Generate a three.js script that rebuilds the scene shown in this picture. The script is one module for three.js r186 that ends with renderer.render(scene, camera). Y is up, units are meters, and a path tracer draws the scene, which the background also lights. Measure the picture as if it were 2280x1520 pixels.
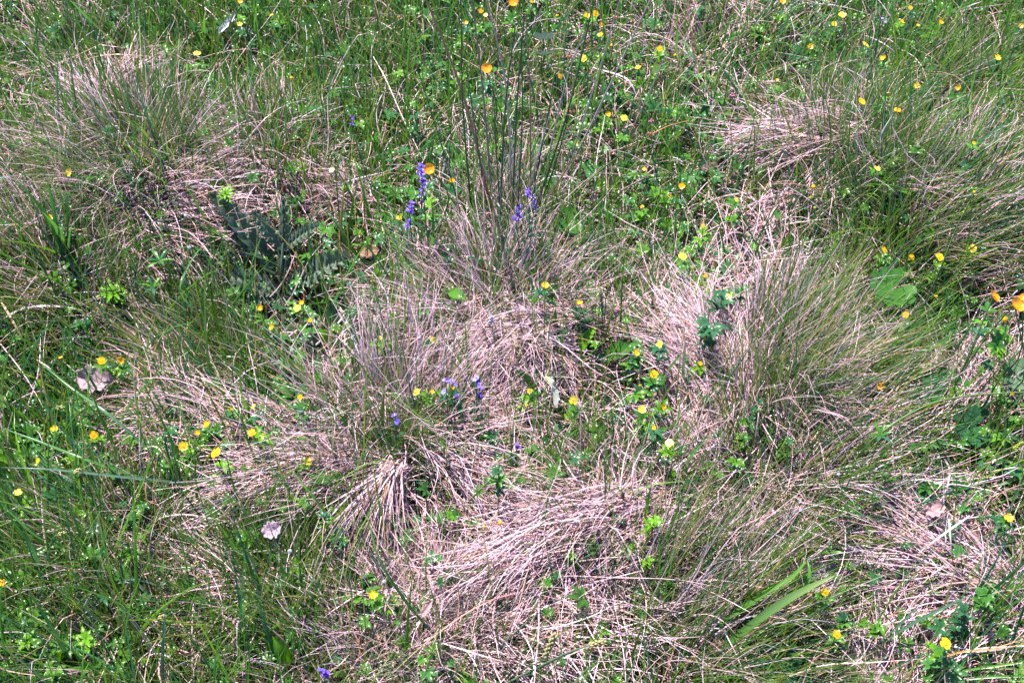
import * as THREE from 'three';
import { Sky } from 'three/addons/objects/Sky.js';
import { mergeGeometries } from 'three/addons/utils/BufferGeometryUtils.js';

// ------------------------------------------------------------------ camera, sky, sun, exposure
const scene = new THREE.Scene();
const FOV = 27, CAM = new THREE.Vector3(0, 1.37, 1.07);
const camera = new THREE.PerspectiveCamera(FOV, 1.5, 0.05, 600);
camera.position.copy(CAM);
camera.lookAt(0, 0, 0);
camera.updateMatrixWorld(true);

const SUN = new THREE.Vector3(-0.26, 1.0, -0.42).normalize();   // ahead of the camera, a little left
const sky = new Sky();
sky.name = 'sky';
sky.userData.kind = 'structure';
sky.scale.setScalar(400);
sky.material.uniforms.sunPosition.value.copy(SUN);
sky.material.uniforms.turbidity.value = 1.6;
sky.material.uniforms.rayleigh.value = 1.0;
sky.material.uniforms.mieCoefficient.value = 0.002;
scene.add(sky);
scene.environmentIntensity = 0.12;
const sun = new THREE.DirectionalLight(new THREE.Color().setRGB(1.0, 0.96, 0.93), 5.0);
sun.name = 'sun';
sun.position.copy(SUN).multiplyScalar(6);
sun.castShadow = true;
sun.shadow.mapSize.set(4096, 4096);
Object.assign(sun.shadow.camera, { left: -1.8, right: 1.8, top: 1.8, bottom: -1.8, near: 0.5, far: 14 });
scene.add(sun);

const renderer = new THREE.WebGLRenderer({ antialias: true });
renderer.toneMapping = THREE.LinearToneMapping;
renderer.toneMappingExposure = 3.4;
renderer.shadowMap.enabled = true;

// ------------------------------------------------------------------ random numbers and noise
function rng(seed) {
  let s = seed | 0;
  return () => { s = (s + 0x6d2b79f5) | 0; let t = Math.imul(s ^ (s >>> 15), 1 | s); t = (t + Math.imul(t ^ (t >>> 7), 61 | t)) ^ t; return ((t ^ (t >>> 14)) >>> 0) / 4294967296; };
}
const R = rng(77);
const rr = (a, b) => a + (b - a) * R();
const gauss = () => (R() + R() + R() + R() - 2) * 0.87;   // about unit range, sigma ~0.5
const { sin, cos, PI, sqrt, abs, min, max, floor, hypot, atan2 } = Math;
const clamp = (x, a, b) => min(b, max(a, x));
const lerp = (a, b, t) => a + (b - a) * t;
const smooth = (a, b, x) => { const t = clamp((x - a) / (b - a), 0, 1); return t * t * (3 - 2 * t); };
function hash2(i, j) { let h = Math.imul(i, 374761393) + Math.imul(j, 668265263); h = Math.imul(h ^ (h >>> 13), 1274126177); return ((h ^ (h >>> 16)) >>> 0) / 4294967296; }
function noise(x, y) {
  const i = floor(x), j = floor(y), fx = x - i, fy = y - j, u = fx * fx * (3 - 2 * fx), v = fy * fy * (3 - 2 * fy);
  return lerp(lerp(hash2(i, j), hash2(i + 1, j), u), lerp(hash2(i, j + 1), hash2(i + 1, j + 1), u), v);
}
const fbm = (x, y) => 0.55 * noise(x, y) + 0.28 * noise(2.1 * x + 7, 2.1 * y + 3) + 0.17 * noise(4.3 * x + 1, 4.3 * y + 9);

// ------------------------------------------------------------------ where a pixel of the 2280 x 1520 photograph meets the meadow
const TV = Math.tan(FOV * PI / 360), TH = TV * 1.5;
const FWD = CAM.clone().negate().normalize(), RIGHT = new THREE.Vector3(1, 0, 0), UPV = new THREE.Vector3().crossVectors(RIGHT, FWD);
const rayOf = (px, py) => FWD.clone().addScaledVector(RIGHT, (px / 1140 - 1) * TH).addScaledVector(UPV, (1 - py / 760) * TV);
const flatAt = (px, py) => { const d = rayOf(px, py); return CAM.clone().addScaledVector(d, -CAM.y / d.y); };
function toPhoto(x, y, z) {   // [px, py, distance along the view]
  const dx = x - CAM.x, dy = y - CAM.y, dz = z - CAM.z;
  const d = dx * FWD.x + dy * FWD.y + dz * FWD.z;
  return [1140 * (1 + dx / (d * TH)), 760 * (1 - (dx * UPV.x + dy * UPV.y + dz * UPV.z) / (d * TV)), d];
}

// mounds (tussock stools) and hollows of the ground: photo px, radius m, height m
const mounds = [];
const mound = (px, py, r, h) => { const p = flatAt(px, py); mounds.push([p.x, p.z, r, h > 0 ? h * .55 : h]); };
mound(300, 370, .12, .05); mound(135, 640, .1, .04); mound(420, 500, .11, .045); mound(1100, 690, .12, .05); mound(860, 1030, .1, .05);
mound(1720, 860, .14, .06); mound(1740, 1060, .1, .04); mound(1180, 830, .12, .05); mound(1390, 1130, .09, .03); mound(1290, 1230, .12, .05);
mound(1480, 1390, .1, .03); mound(930, 1430, .09, .03); mound(290, 1210, .1, .03); mound(1860, 370, .13, .06); mound(2020, 500, .12, .04);
mound(2200, 470, .15, .05); mound(1560, 60, .12, .04); mound(580, 350, .1, .035); mound(1580, 900, .12, .035); mound(2040, 1260, .12, .04);
mound(640, 1090, .1, .04); mound(1060, 1110, .09, .035); mound(640, 430, .1, .03); mound(60, 420, .1, .04);
mound(80, 830, .15, -.04); mound(915, 1115, .05, -.035); mound(1450, 110, .09, -.03); mound(560, 620, .12, -.02); mound(1400, 500, .1, -.02); mound(2180, 740, .1, -.03); mound(430, 1250, .08, -.02); mound(1500, 1480, .08, -.03);
function H(x, z) {
  let y = 0.022 * (fbm(x * 5 + 20, z * 5 + 20) - 0.5) + 0.01 * (noise(x * 31, z * 31) - 0.5);
  const far = hypot(x, z);
  if (far < 2.5) for (const [mx, mz, r, h] of mounds) { const q = ((x - mx) ** 2 + (z - mz) ** 2) / (r * r); if (q < 6) y += h * Math.exp(-q); }
  if (far > 3) y += (far - 3) * 0.01 * (noise(x * 0.2, z * 0.2) - 0.5);
  return y;
}
function at(px, py, h = 0) {   // the point h metres above the ground that this pixel looks at
  const d = rayOf(px, py);
  let t = -CAM.y / d.y;
  for (let k = 0; k < 9; k++) { const x = CAM.x + d.x * t, z = CAM.z + d.z * t; t = (H(x, z) + h - CAM.y) / d.y; }
  return CAM.clone().addScaledVector(d, t);
}

// ------------------------------------------------------------------ materials (real-world base colours, linear)
const rgb = (r, g, b) => new THREE.Color().setRGB(r, g, b);
const M = {
  straw: new THREE.MeshPhysicalMaterial({ vertexColors: true, roughness: 1, specularIntensity: .25, transmission: 0.16, thickness: 0, side: THREE.DoubleSide, clearcoat: 0.5, clearcoatRoughness: 0.22 }),
  green: new THREE.MeshPhysicalMaterial({ vertexColors: true, roughness: 1, specularIntensity: .12, transmission: 0.48, thickness: 0, side: THREE.DoubleSide, clearcoat: 0.4, clearcoatRoughness: 0.2 }),
};
const ALB = .72;   // brings the listed colours to the base colours of real grass and leaves
const leafMat = (r, g, b, o = {}) => new THREE.MeshPhysicalMaterial({ color: rgb(r * ALB, g * ALB, b * ALB), roughness: 1, specularIntensity: .15, transmission: 0.42, thickness: 0, side: THREE.DoubleSide, clearcoat: 0.4, clearcoatRoughness: 0.3, ...o });
M.herb = [leafMat(.05, .18, .018), leafMat(.085, .24, .012), leafMat(.035, .14, .05), leafMat(.14, .34, .008)];
M.herbWhite = new THREE.MeshPhysicalMaterial({ color: 0xffffff, specularIntensity: .12, roughness: 1, transmission: 0.42, thickness: 0, side: THREE.DoubleSide, clearcoat: 0.45, clearcoatRoughness: 0.25 });
M.petal = [leafMat(.85, .54, .006, { clearcoat: .7, clearcoatRoughness: .4 }), leafMat(.88, .46, .004, { clearcoat: .6 }), leafMat(.95, .70, .08, { clearcoat: .7 })];
M.cup = leafMat(.9, .36, .002, { clearcoat: .9, clearcoatRoughness: .25 });
M.pistil = new THREE.MeshStandardMaterial({ color: rgb(.75, .40, .01), roughness: .8 });
M.bud = leafMat(.42, .48, .04);
M.stemGreen = leafMat(.12, .19, .05, { transmission: .1 });
M.stemDark = leafMat(.11, .15, .07, { transmission: .1 });
M.rush = leafMat(.065, .125, .05, { transmission: .08, clearcoatRoughness: .3 });
M.stemPale = leafMat(.60, .44, .42, { transmission: .15 });
M.stemBrown = leafMat(.34, .20, .17, { transmission: .1 });
M.stemRed = leafMat(.46, .20, .16, { transmission: .1 });
M.greyLeaf = leafMat(.13, .21, .11, { clearcoat: .3, clearcoatRoughness: .5 });
M.thistle = leafMat(.17, .235, .155, { transmission: .25, clearcoat: .35, clearcoatRoughness: .5 });
M.violet = leafMat(.22, .12, .62, { transmission: .4, clearcoat: .2 });
M.violetPale = leafMat(.42, .33, .72, { transmission: .4, clearcoat: .2 });
M.violetDeep = leafMat(.13, .05, .42, { transmission: .4, clearcoat: .2 });
M.whiteTip = leafMat(.75, .7, .8, { clearcoat: .1 });
M.dryLeaf = new THREE.MeshPhysicalMaterial({ vertexColors: true, roughness: 1, transmission: .15, thickness: 0, side: THREE.DoubleSide });
M.sedge = leafMat(.42, .36, .14, { transmission: .15 });
M.sedgeDark = leafMat(.045, .03, .03, { transmission: 0 });
M.brownHead = leafMat(.22, .055, .03, { transmission: .1 });
M.pinkHead = leafMat(.62, .26, .32, { transmission: .3 });
M.orangeStem = leafMat(.45, .20, .06, { transmission: .1 });

// ------------------------------------------------------------------ names and tags
const taken = new Map();
function numbered(name) { const n = taken.get(name) || 0; taken.set(name, n + 1); return n ? `${name}_${String(n).padStart(3, '0')}` : name; }
function tag(o, label, category, group, kind) {
  if (label) o.userData.label = label;
  if (category) o.userData.category = category;
  if (group) o.userData.group = group;
  if (kind) o.userData.kind = kind;
  return o;
}
function thing(name, label, category, pos, group, kind) {
  const o = new THREE.Group();
  o.name = numbered(name);
  o.position.copy(pos);
  scene.add(o);
  return tag(o, label, category, group, kind);
}
function part(name, geometry, material, parent) {
  const m = new THREE.Mesh(geometry, material);
  m.name = name;
  m.castShadow = m.receiveShadow = true;
  parent.add(m);
  return m;
}

// ------------------------------------------------------------------ pixels kept open so that flowers and broad leaves are not grown over
const GW = 456, GH = 304, openGrid = new Float32Array(GW * GH);   // 5 px cells; distance of what is kept open, 0 = nothing
function keepOpen(p, radiusPx, strength = 1) {
  const [px, py, d] = toPhoto(p.x, p.y, p.z), r = radiusPx / 5, cx = px / 5, cy = py / 5;
  for (let j = floor(cy - r); j <= cy + r; j++) for (let i = floor(cx - r); i <= cx + r; i++) {
    if (i < 0 || j < 0 || i >= GW || j >= GH || hypot(i + .5 - cx, j + .5 - cy) > r || hash2(i * 7 + 3, j * 5 + 1) > strength) continue;
    openGrid[j * GW + i] = max(openGrid[j * GW + i], d);
  }
}
function grownOver(x, y, z) {
  const [px, py, d] = toPhoto(x, y, z), i = floor(px / 5), j = floor(py / 5);
  return i >= 0 && j >= 0 && i < GW && j < GH && openGrid[j * GW + i] > d + 0.004;
}

// ------------------------------------------------------------------ grass blades: many ribbons in one geometry
class Blades {
  constructor(origin) { this.o = origin || new THREE.Vector3(); this.p = []; this.n = []; this.c = []; this.i = []; this.count = 0; }
  // one blade: base point, compass heading a, elevation e (radians), how far it bows over, length, width, colours, sideways curl
  add(bx, by, bz, a, e, bow, len, w, c0, c1, o = {}) {
    const seg = o.seg || 6, curl = o.curl || 0, pow = o.pow || 1.4, roll = o.roll ?? gauss() * 1.1, kink = o.kink, floorLift = o.lift ?? 0.003, keep = o.keep ?? 0.9;
    const pts = [], T = [];
    let x = bx, y = by, z = bz, blocked = 0;
    const ds = len / seg, wob = o.wob || 0, w1 = R() * 6.3, w2 = R() * 6.3;
    for (let k = 0; k <= seg; k++) {
      const t = k / seg;
      let el = e - bow * Math.pow(t, pow) + wob * sin(w1 + t * 5), az = a + curl * t + wob * sin(w2 + t * 6);
      if (kink && t > kink[0]) el -= kink[1];
      const tx = cos(el) * cos(az), ty = sin(el), tz = -cos(el) * sin(az);
      pts.push(x, y, z); T.push(tx, ty, tz, az);
      if (k && grownOver(x, y, z)) blocked++;
      x += tx * ds; y += ty * ds; z += tz * ds;
      const g = H(x, z) + floorLift;
      if (y < g) y = g;
    }
    if (blocked && R() < keep) return false;
    const v0 = this.p.length / 3, ox = this.o.x, oy = this.o.y, oz = this.o.z, cr = cos(roll), sr = sin(roll), taper = o.taper ?? 1.3, tipW = o.tipW ?? 0;
    for (let k = 0; k <= seg; k++) {
      const t = k / seg, X = pts[3 * k], Y = pts[3 * k + 1], Z = pts[3 * k + 2];
      let tx, ty, tz;
      const k0 = max(0, k - 1), k1 = min(seg, k + 1);
      tx = pts[3 * k1] - pts[3 * k0]; ty = pts[3 * k1 + 1] - pts[3 * k0 + 1]; tz = pts[3 * k1 + 2] - pts[3 * k0 + 2];
      const l = hypot(tx, ty, tz) || 1; tx /= l; ty /= l; tz /= l;
      const az = T[4 * k + 3];
      let sx = sin(az), sz = cos(az);                        // sideways, level
      let nx = -ty * sz * 1 + 0, ny = 0, nz = 0;             // normal = side x tangent, set below
      nx = 0 * tz - sz * ty; ny = sz * tx - sx * tz; nz = sx * ty - 0 * tx;
      const nl = hypot(nx, ny, nz) || 1; nx /= nl; ny /= nl; nz /= nl;
      const ax = sx * cr + nx * sr, ay = ny * sr, azv = sz * cr + nz * sr;          // rolled side
      const mx = nx * cr - sx * sr, my = ny * cr, mz = nz * cr - sz * sr;           // rolled normal
      const wk = w * 0.5 * (tipW + (1 - tipW) * (1 - Math.pow(t, taper))) * (o.belly ? (0.55 + 0.45 * sin(min(1, t * 2.2) * PI / 2)) : 1);
      const cc = [lerp(c0[0], c1[0], t), lerp(c0[1], c1[1], t), lerp(c0[2], c1[2], t)];
      if (k < seg || tipW > 0) {
        this.p.push(X - ax * wk - ox, Y - ay * wk - oy, Z - azv * wk - oz, X + ax * wk - ox, Y + ay * wk - oy, Z + azv * wk - oz);
        const b = 0.55;                                       // a rounded face: normals turn outward at the edges
        this.n.push(mx - ax * b, my - ay * b, mz - azv * b, mx + ax * b, my + ay * b, mz + azv * b);
        this.c.push(...cc, ...cc);
      } else {
        this.p.push(X - ox, Y - oy, Z - oz); this.n.push(mx, my, mz); this.c.push(...cc);
      }
    }
    for (let k = 0; k < seg; k++) {
      const q = v0 + 2 * k;
      if (k === seg - 1 && tipW === 0) this.i.push(q, q + 1, q + 2);
      else this.i.push(q, q + 1, q + 3, q, q + 3, q + 2);
    }
    this.count++;
    return true;
  }
  geometry() {
    const g = new THREE.BufferGeometry();
    g.setAttribute('position', new THREE.BufferAttribute(new Float32Array(this.p), 3));
    const n = new Float32Array(this.n);
    for (let k = 0; k < n.length; k += 3) { const l = hypot(n[k], n[k + 1], n[k + 2]) || 1; n[k] /= l; n[k + 1] /= l; n[k + 2] /= l; }
    g.setAttribute('normal', new THREE.BufferAttribute(n, 3));
    g.setAttribute('color', new THREE.BufferAttribute(new Float32Array(this.c), 3));
    g.setIndex(new THREE.BufferAttribute(new Uint32Array(this.i), 1));
    return g;
  }
}
// colour families
function strawColour() {
  const k = R(), v = rr(.66, 1.12) * ALB;
  if (k < .55) return [.74 * v, .48 * v, .55 * v];
  if (k < .74) return [.62 * v, .37 * v, .34 * v];
  if (k < .88) return [.70 * v, .53 * v, .63 * v];
  return [.36 * v, .20 * v, .13 * v];
}
function greenColour() {
  const k = R(), v = rr(.7, 1.25) * ALB;
  if (k < .5) return [.072 * v, .215 * v, .018 * v];
  if (k < .70) return [.14 * v, .31 * v, .014 * v];
  if (k < .9) return [.025 * v, .16 * v, .065 * v];
  return [.19 * v, .25 * v, .02 * v];
}
const mixc = (a, b, t) => [lerp(a[0], b[0], t), lerp(a[1], b[1], t), lerp(a[2], b[2], t)];

// small shared shapes -------------------------------------------------------------------------------------------------
const V = (x, y, z) => new THREE.Vector3(x, y, z);
// a smooth tube through points, thinner towards its end
function stalk(points, r0, r1, sides = 5, steps = 14) {
  const curve = new THREE.CatmullRomCurve3(points), p = [], n = [], idx = [];
  const frames = curve.computeFrenetFrames(steps, false);
  for (let k = 0; k <= steps; k++) {
    const t = k / steps, c = curve.getPointAt(t), r = lerp(r0, r1, t);
    for (let s = 0; s < sides; s++) {
      const a = s / sides * 2 * PI, d = frames.normals[k].clone().multiplyScalar(cos(a)).addScaledVector(frames.binormals[k], sin(a));
      p.push(c.x + d.x * r, c.y + d.y * r, c.z + d.z * r); n.push(d.x, d.y, d.z);
      if (k < steps) { const q = k * sides + s, q2 = k * sides + (s + 1) % sides; idx.push(q, q2, q + sides, q2, q2 + sides, q + sides); }
    }
  }
  const g = new THREE.BufferGeometry();
  g.setAttribute('position', new THREE.Float32BufferAttribute(p, 3));
  g.setAttribute('normal', new THREE.Float32BufferAttribute(n, 3));
  g.setIndex(idx);
  return g;
}
// a sheet from a function (u along, v across from -1 to 1) -> point; colour optional
function sheet(nu, nv, f, colour) {
  const p = [], idx = [], c = [];
  for (let i = 0; i <= nu; i++) for (let j = 0; j <= nv; j++) {
    const u = i / nu, v = j / nv * 2 - 1;
    p.push(...f(u, v));
    if (colour) c.push(...colour(u, v));
    if (i < nu && j < nv) { const q = i * (nv + 1) + j; idx.push(q, q + 1, q + nv + 2, q, q + nv + 2, q + nv + 1); }
  }
  const g = new THREE.BufferGeometry();
  g.setAttribute('position', new THREE.Float32BufferAttribute(p, 3));
  if (colour) g.setAttribute('color', new THREE.Float32BufferAttribute(c, 3));
  g.setIndex(idx);
  g.computeVertexNormals();
  return g;
}
const relative = (points, o) => points.map((p) => p.clone().sub(o));
function noUv(g) { g.deleteAttribute('uv'); return g.index ? g.toNonIndexed() : g; }

// ------------------------------------------------------------------ the ground: one sheet to the horizon, fine where the meadow is seen
{
  const N = 300, p = [], uv = [], idx = [];
  const far = (u) => { const s = u * 2 - 1; return s * 1.7 + 240 * Math.pow(s, 9); };
  for (let i = 0; i <= N; i++) for (let j = 0; j <= N; j++) {
    const x = far(i / N), z = far(j / N) - 0.3;
    p.push(x, H(x, z), z); uv.push(x, z);
    if (i < N && j < N) { const q = i * (N + 1) + j; idx.push(q, q + 1, q + N + 1, q + 1, q + N + 2, q + N + 1); }
  }
  const g = new THREE.BufferGeometry();
  g.setAttribute('position', new THREE.Float32BufferAttribute(p, 3));
  g.setAttribute('uv', new THREE.Float32BufferAttribute(uv, 2));
  g.setIndex(idx);
  g.computeVertexNormals();
  const S = 512, d = new Uint8Array(S * S * 4);
  for (let j = 0; j < S; j++) for (let i = 0; i < S; i++) {
    const w = (f, s) => { const u = i / S * f, v = j / S * f, a = i / S, b = j / S; return lerp(lerp(noise(u + s, v + s), noise(u - f + s, v + s), a), lerp(noise(u + s, v - f + s), noise(u - f + s, v - f + s), a), b); };
    const m = w(9, 3), n = w(60, 17), f = w(190, 5), moss = smooth(.42, .62, m * .7 + n * .3), v = .55 + .7 * f * (.5 + n), q = 4 * (j * S + i);
    d[q] = 255 * clamp(lerp(.20, .12, moss) * v, 0, 1); d[q + 1] = 255 * clamp(lerp(.13, .15, moss) * v, 0, 1); d[q + 2] = 255 * clamp(lerp(.09, .045, moss) * v, 0, 1); d[q + 3] = 255;
  }
  const t = new THREE.DataTexture(d, S, S);
  t.colorSpace = THREE.SRGBColorSpace; t.wrapS = t.wrapT = THREE.RepeatWrapping; t.magFilter = THREE.LinearFilter; t.minFilter = THREE.LinearMipmapLinearFilter; t.generateMipmaps = true;
  t.repeat.set(2, 2); t.needsUpdate = true;
  const b = t.clone(); b.colorSpace = THREE.NoColorSpace;
  tag(part('ground', g, new THREE.MeshStandardMaterial({ map: t, bumpMap: b, bumpScale: .012, roughness: 1 }), scene), null, null, null, 'structure');
}

// ------------------------------------------------------------------ how much dry straw, green grass and leafy herbs grow where: 12 x 8 fields over the photograph
const FIELD = [
  '453 462 273 373 373 364 445 444 643 355 373 372',
  '452 551 462 463 463 454 454 454 454 542 462 452',
  '541 543 444 445 355 552 553 455 544 461 362 561',
  '352 256 355 246 542 641 462 543 723 461 373 442',
  '164 262 362 445 741 642 642 545 821 551 365 434',
  '165 452 543 642 642 633 553 543 544 461 364 255',
  '273 363 362 274 444 632 722 633 552 543 543 444',
  '174 362 452 463 443 532 643 464 472 454 534 454',
].map((r) => r.split(' ').map((c) => [...c].map((k) => k / 9)));
function field(px, py, k) {
  const u = clamp(px / 190 - .5, 0, 11), v = clamp(py / 190 - .5, 0, 7), i = min(10, floor(u)), j = min(6, floor(v));
  return lerp(lerp(FIELD[j][i][k], FIELD[j][i + 1][k], u - i), lerp(FIELD[j + 1][i][k], FIELD[j + 1][i + 1][k], u - i), v - j);
}
const leanOf = (px) => (124 - 80 * clamp(px / 2280, 0, 1)) * PI / 180;      // the whole sward fans outward from the middle
const AREA = { x0: -1.0, x1: 1.0, z0: -1.1, z1: .6 };
const anywhere = () => { const x = rr(AREA.x0, AREA.x1), z = rr(AREA.z0, AREA.z1), y = H(x, z), [px, py] = toPhoto(x, y, z); return { x, y, z, px, py }; };

// ------------------------------------------------------------------ tussocks
// base photo px, radius m, blade length m, green count, dry count, tilt spread, lean x, lean z, label
function tussock(px, py, r, len, nG, nD, tilt, lx, lz, label, o = {}) {
  const base = at(px, py, 0);
  len *= .8; nG *= .58; nD *= .5;
  base.y = H(base.x, base.z);
  const t = thing('grass_tussock', label, 'grass tussock', base);
  const grow = (n, dry) => {
    const b = new Blades(base);
    for (let k = 0; k < n; k++) {
      const phi = R() * 2 * PI, q = sqrt(R()), x = base.x + r * q * cos(phi), z = base.z - r * q * sin(phi);
      const th = tilt * (dry ? 1.15 : .85) * (.15 + .85 * q) * rr(.4, 1.15);
      let dx = sin(th) * cos(phi) + lx * rr(.5, 1.3), dy = cos(th), dz = -sin(th) * sin(phi) + lz * rr(.5, 1.3);
      dx += gauss() * .3; dz += gauss() * .3;
      const a = atan2(-dz, dx), e = atan2(dy, hypot(dx, dz)), L = len * (dry ? rr(.45, 1.05) : rr(.5, 1.1)) * (o.dryLen && dry ? o.dryLen : 1);
      if (dry) {
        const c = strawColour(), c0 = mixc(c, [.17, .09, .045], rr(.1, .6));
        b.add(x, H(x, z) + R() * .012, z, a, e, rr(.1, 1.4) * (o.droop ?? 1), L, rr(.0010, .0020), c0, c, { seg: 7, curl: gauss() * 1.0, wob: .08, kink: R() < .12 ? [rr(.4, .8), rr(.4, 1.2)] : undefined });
      } else {
        const c = greenColour(), c0 = mixc(c, [.13, .13, .03], rr(.1, .7)), tip = R() < .3 ? mixc(c, [.34, .23, .13], rr(.3, .9)) : c;
        b.add(x, H(x, z), z, a, e, rr(.1, .95) * (o.droop ?? 1), L, rr(.0013, .0028), c0, tip, { seg: 6, curl: gauss() * .35, wob: .03 });
      }
    }
    return b.geometry();
  };
  if (nG) part('green_blades', grow(nG, false), M.green, t).userData.kind = 'stuff';
  if (nD) part('dry_blades', grow(nD, true), M.straw, t).userData.kind = 'stuff';
  return t;
}
// straw lying combed flat: photo px of the middle, half sizes m along and across, heading in the photograph (degrees, 0 right, 90 up), spread, count, blade length
function mat(px, py, ra, rb, deg, spread, n, len, label, o = {}, parent) {
  const c = at(px, py, 0);
  c.y = H(c.x, c.z);
  const a0 = deg * PI / 180, ux = cos(a0), uz = -sin(a0);
  const b = new Blades(c);
  n *= .8;
  for (let k = 0; k < n; k++) {
    const q = sqrt(R()), ph = R() * 2 * PI, s = q * cos(ph) * ra, w = q * sin(ph) * rb;
    const x = c.x + ux * (s - len * .4) - uz * w, z = c.z + uz * (s - len * .4) + ux * w;
    const col = strawColour(), dome = (1 - q * q) * (o.high ?? .035) * .7, a = R() < .16 ? R() * 2 * PI : a0 + gauss() * spread * 1.35 + (o.fan ?? 0) * w / rb;
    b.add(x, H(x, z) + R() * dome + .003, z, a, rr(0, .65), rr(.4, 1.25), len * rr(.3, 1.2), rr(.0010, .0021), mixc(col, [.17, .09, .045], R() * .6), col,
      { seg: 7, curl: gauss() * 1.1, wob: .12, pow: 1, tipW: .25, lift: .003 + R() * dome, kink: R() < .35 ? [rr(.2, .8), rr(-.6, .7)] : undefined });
  }
  if (parent) { const g = b.geometry(); g.translate(c.x - parent.position.x, c.y - parent.position.y, c.z - parent.position.z); const m = part('flattened_straw', g, M.straw, parent); m.userData.kind = 'stuff'; return m; }
  const m = part(numbered('straw_mat'), b.geometry(), M.straw, scene);
  m.position.copy(c);
  return tag(m, label, 'dry grass', null, 'stuff');
}

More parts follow.
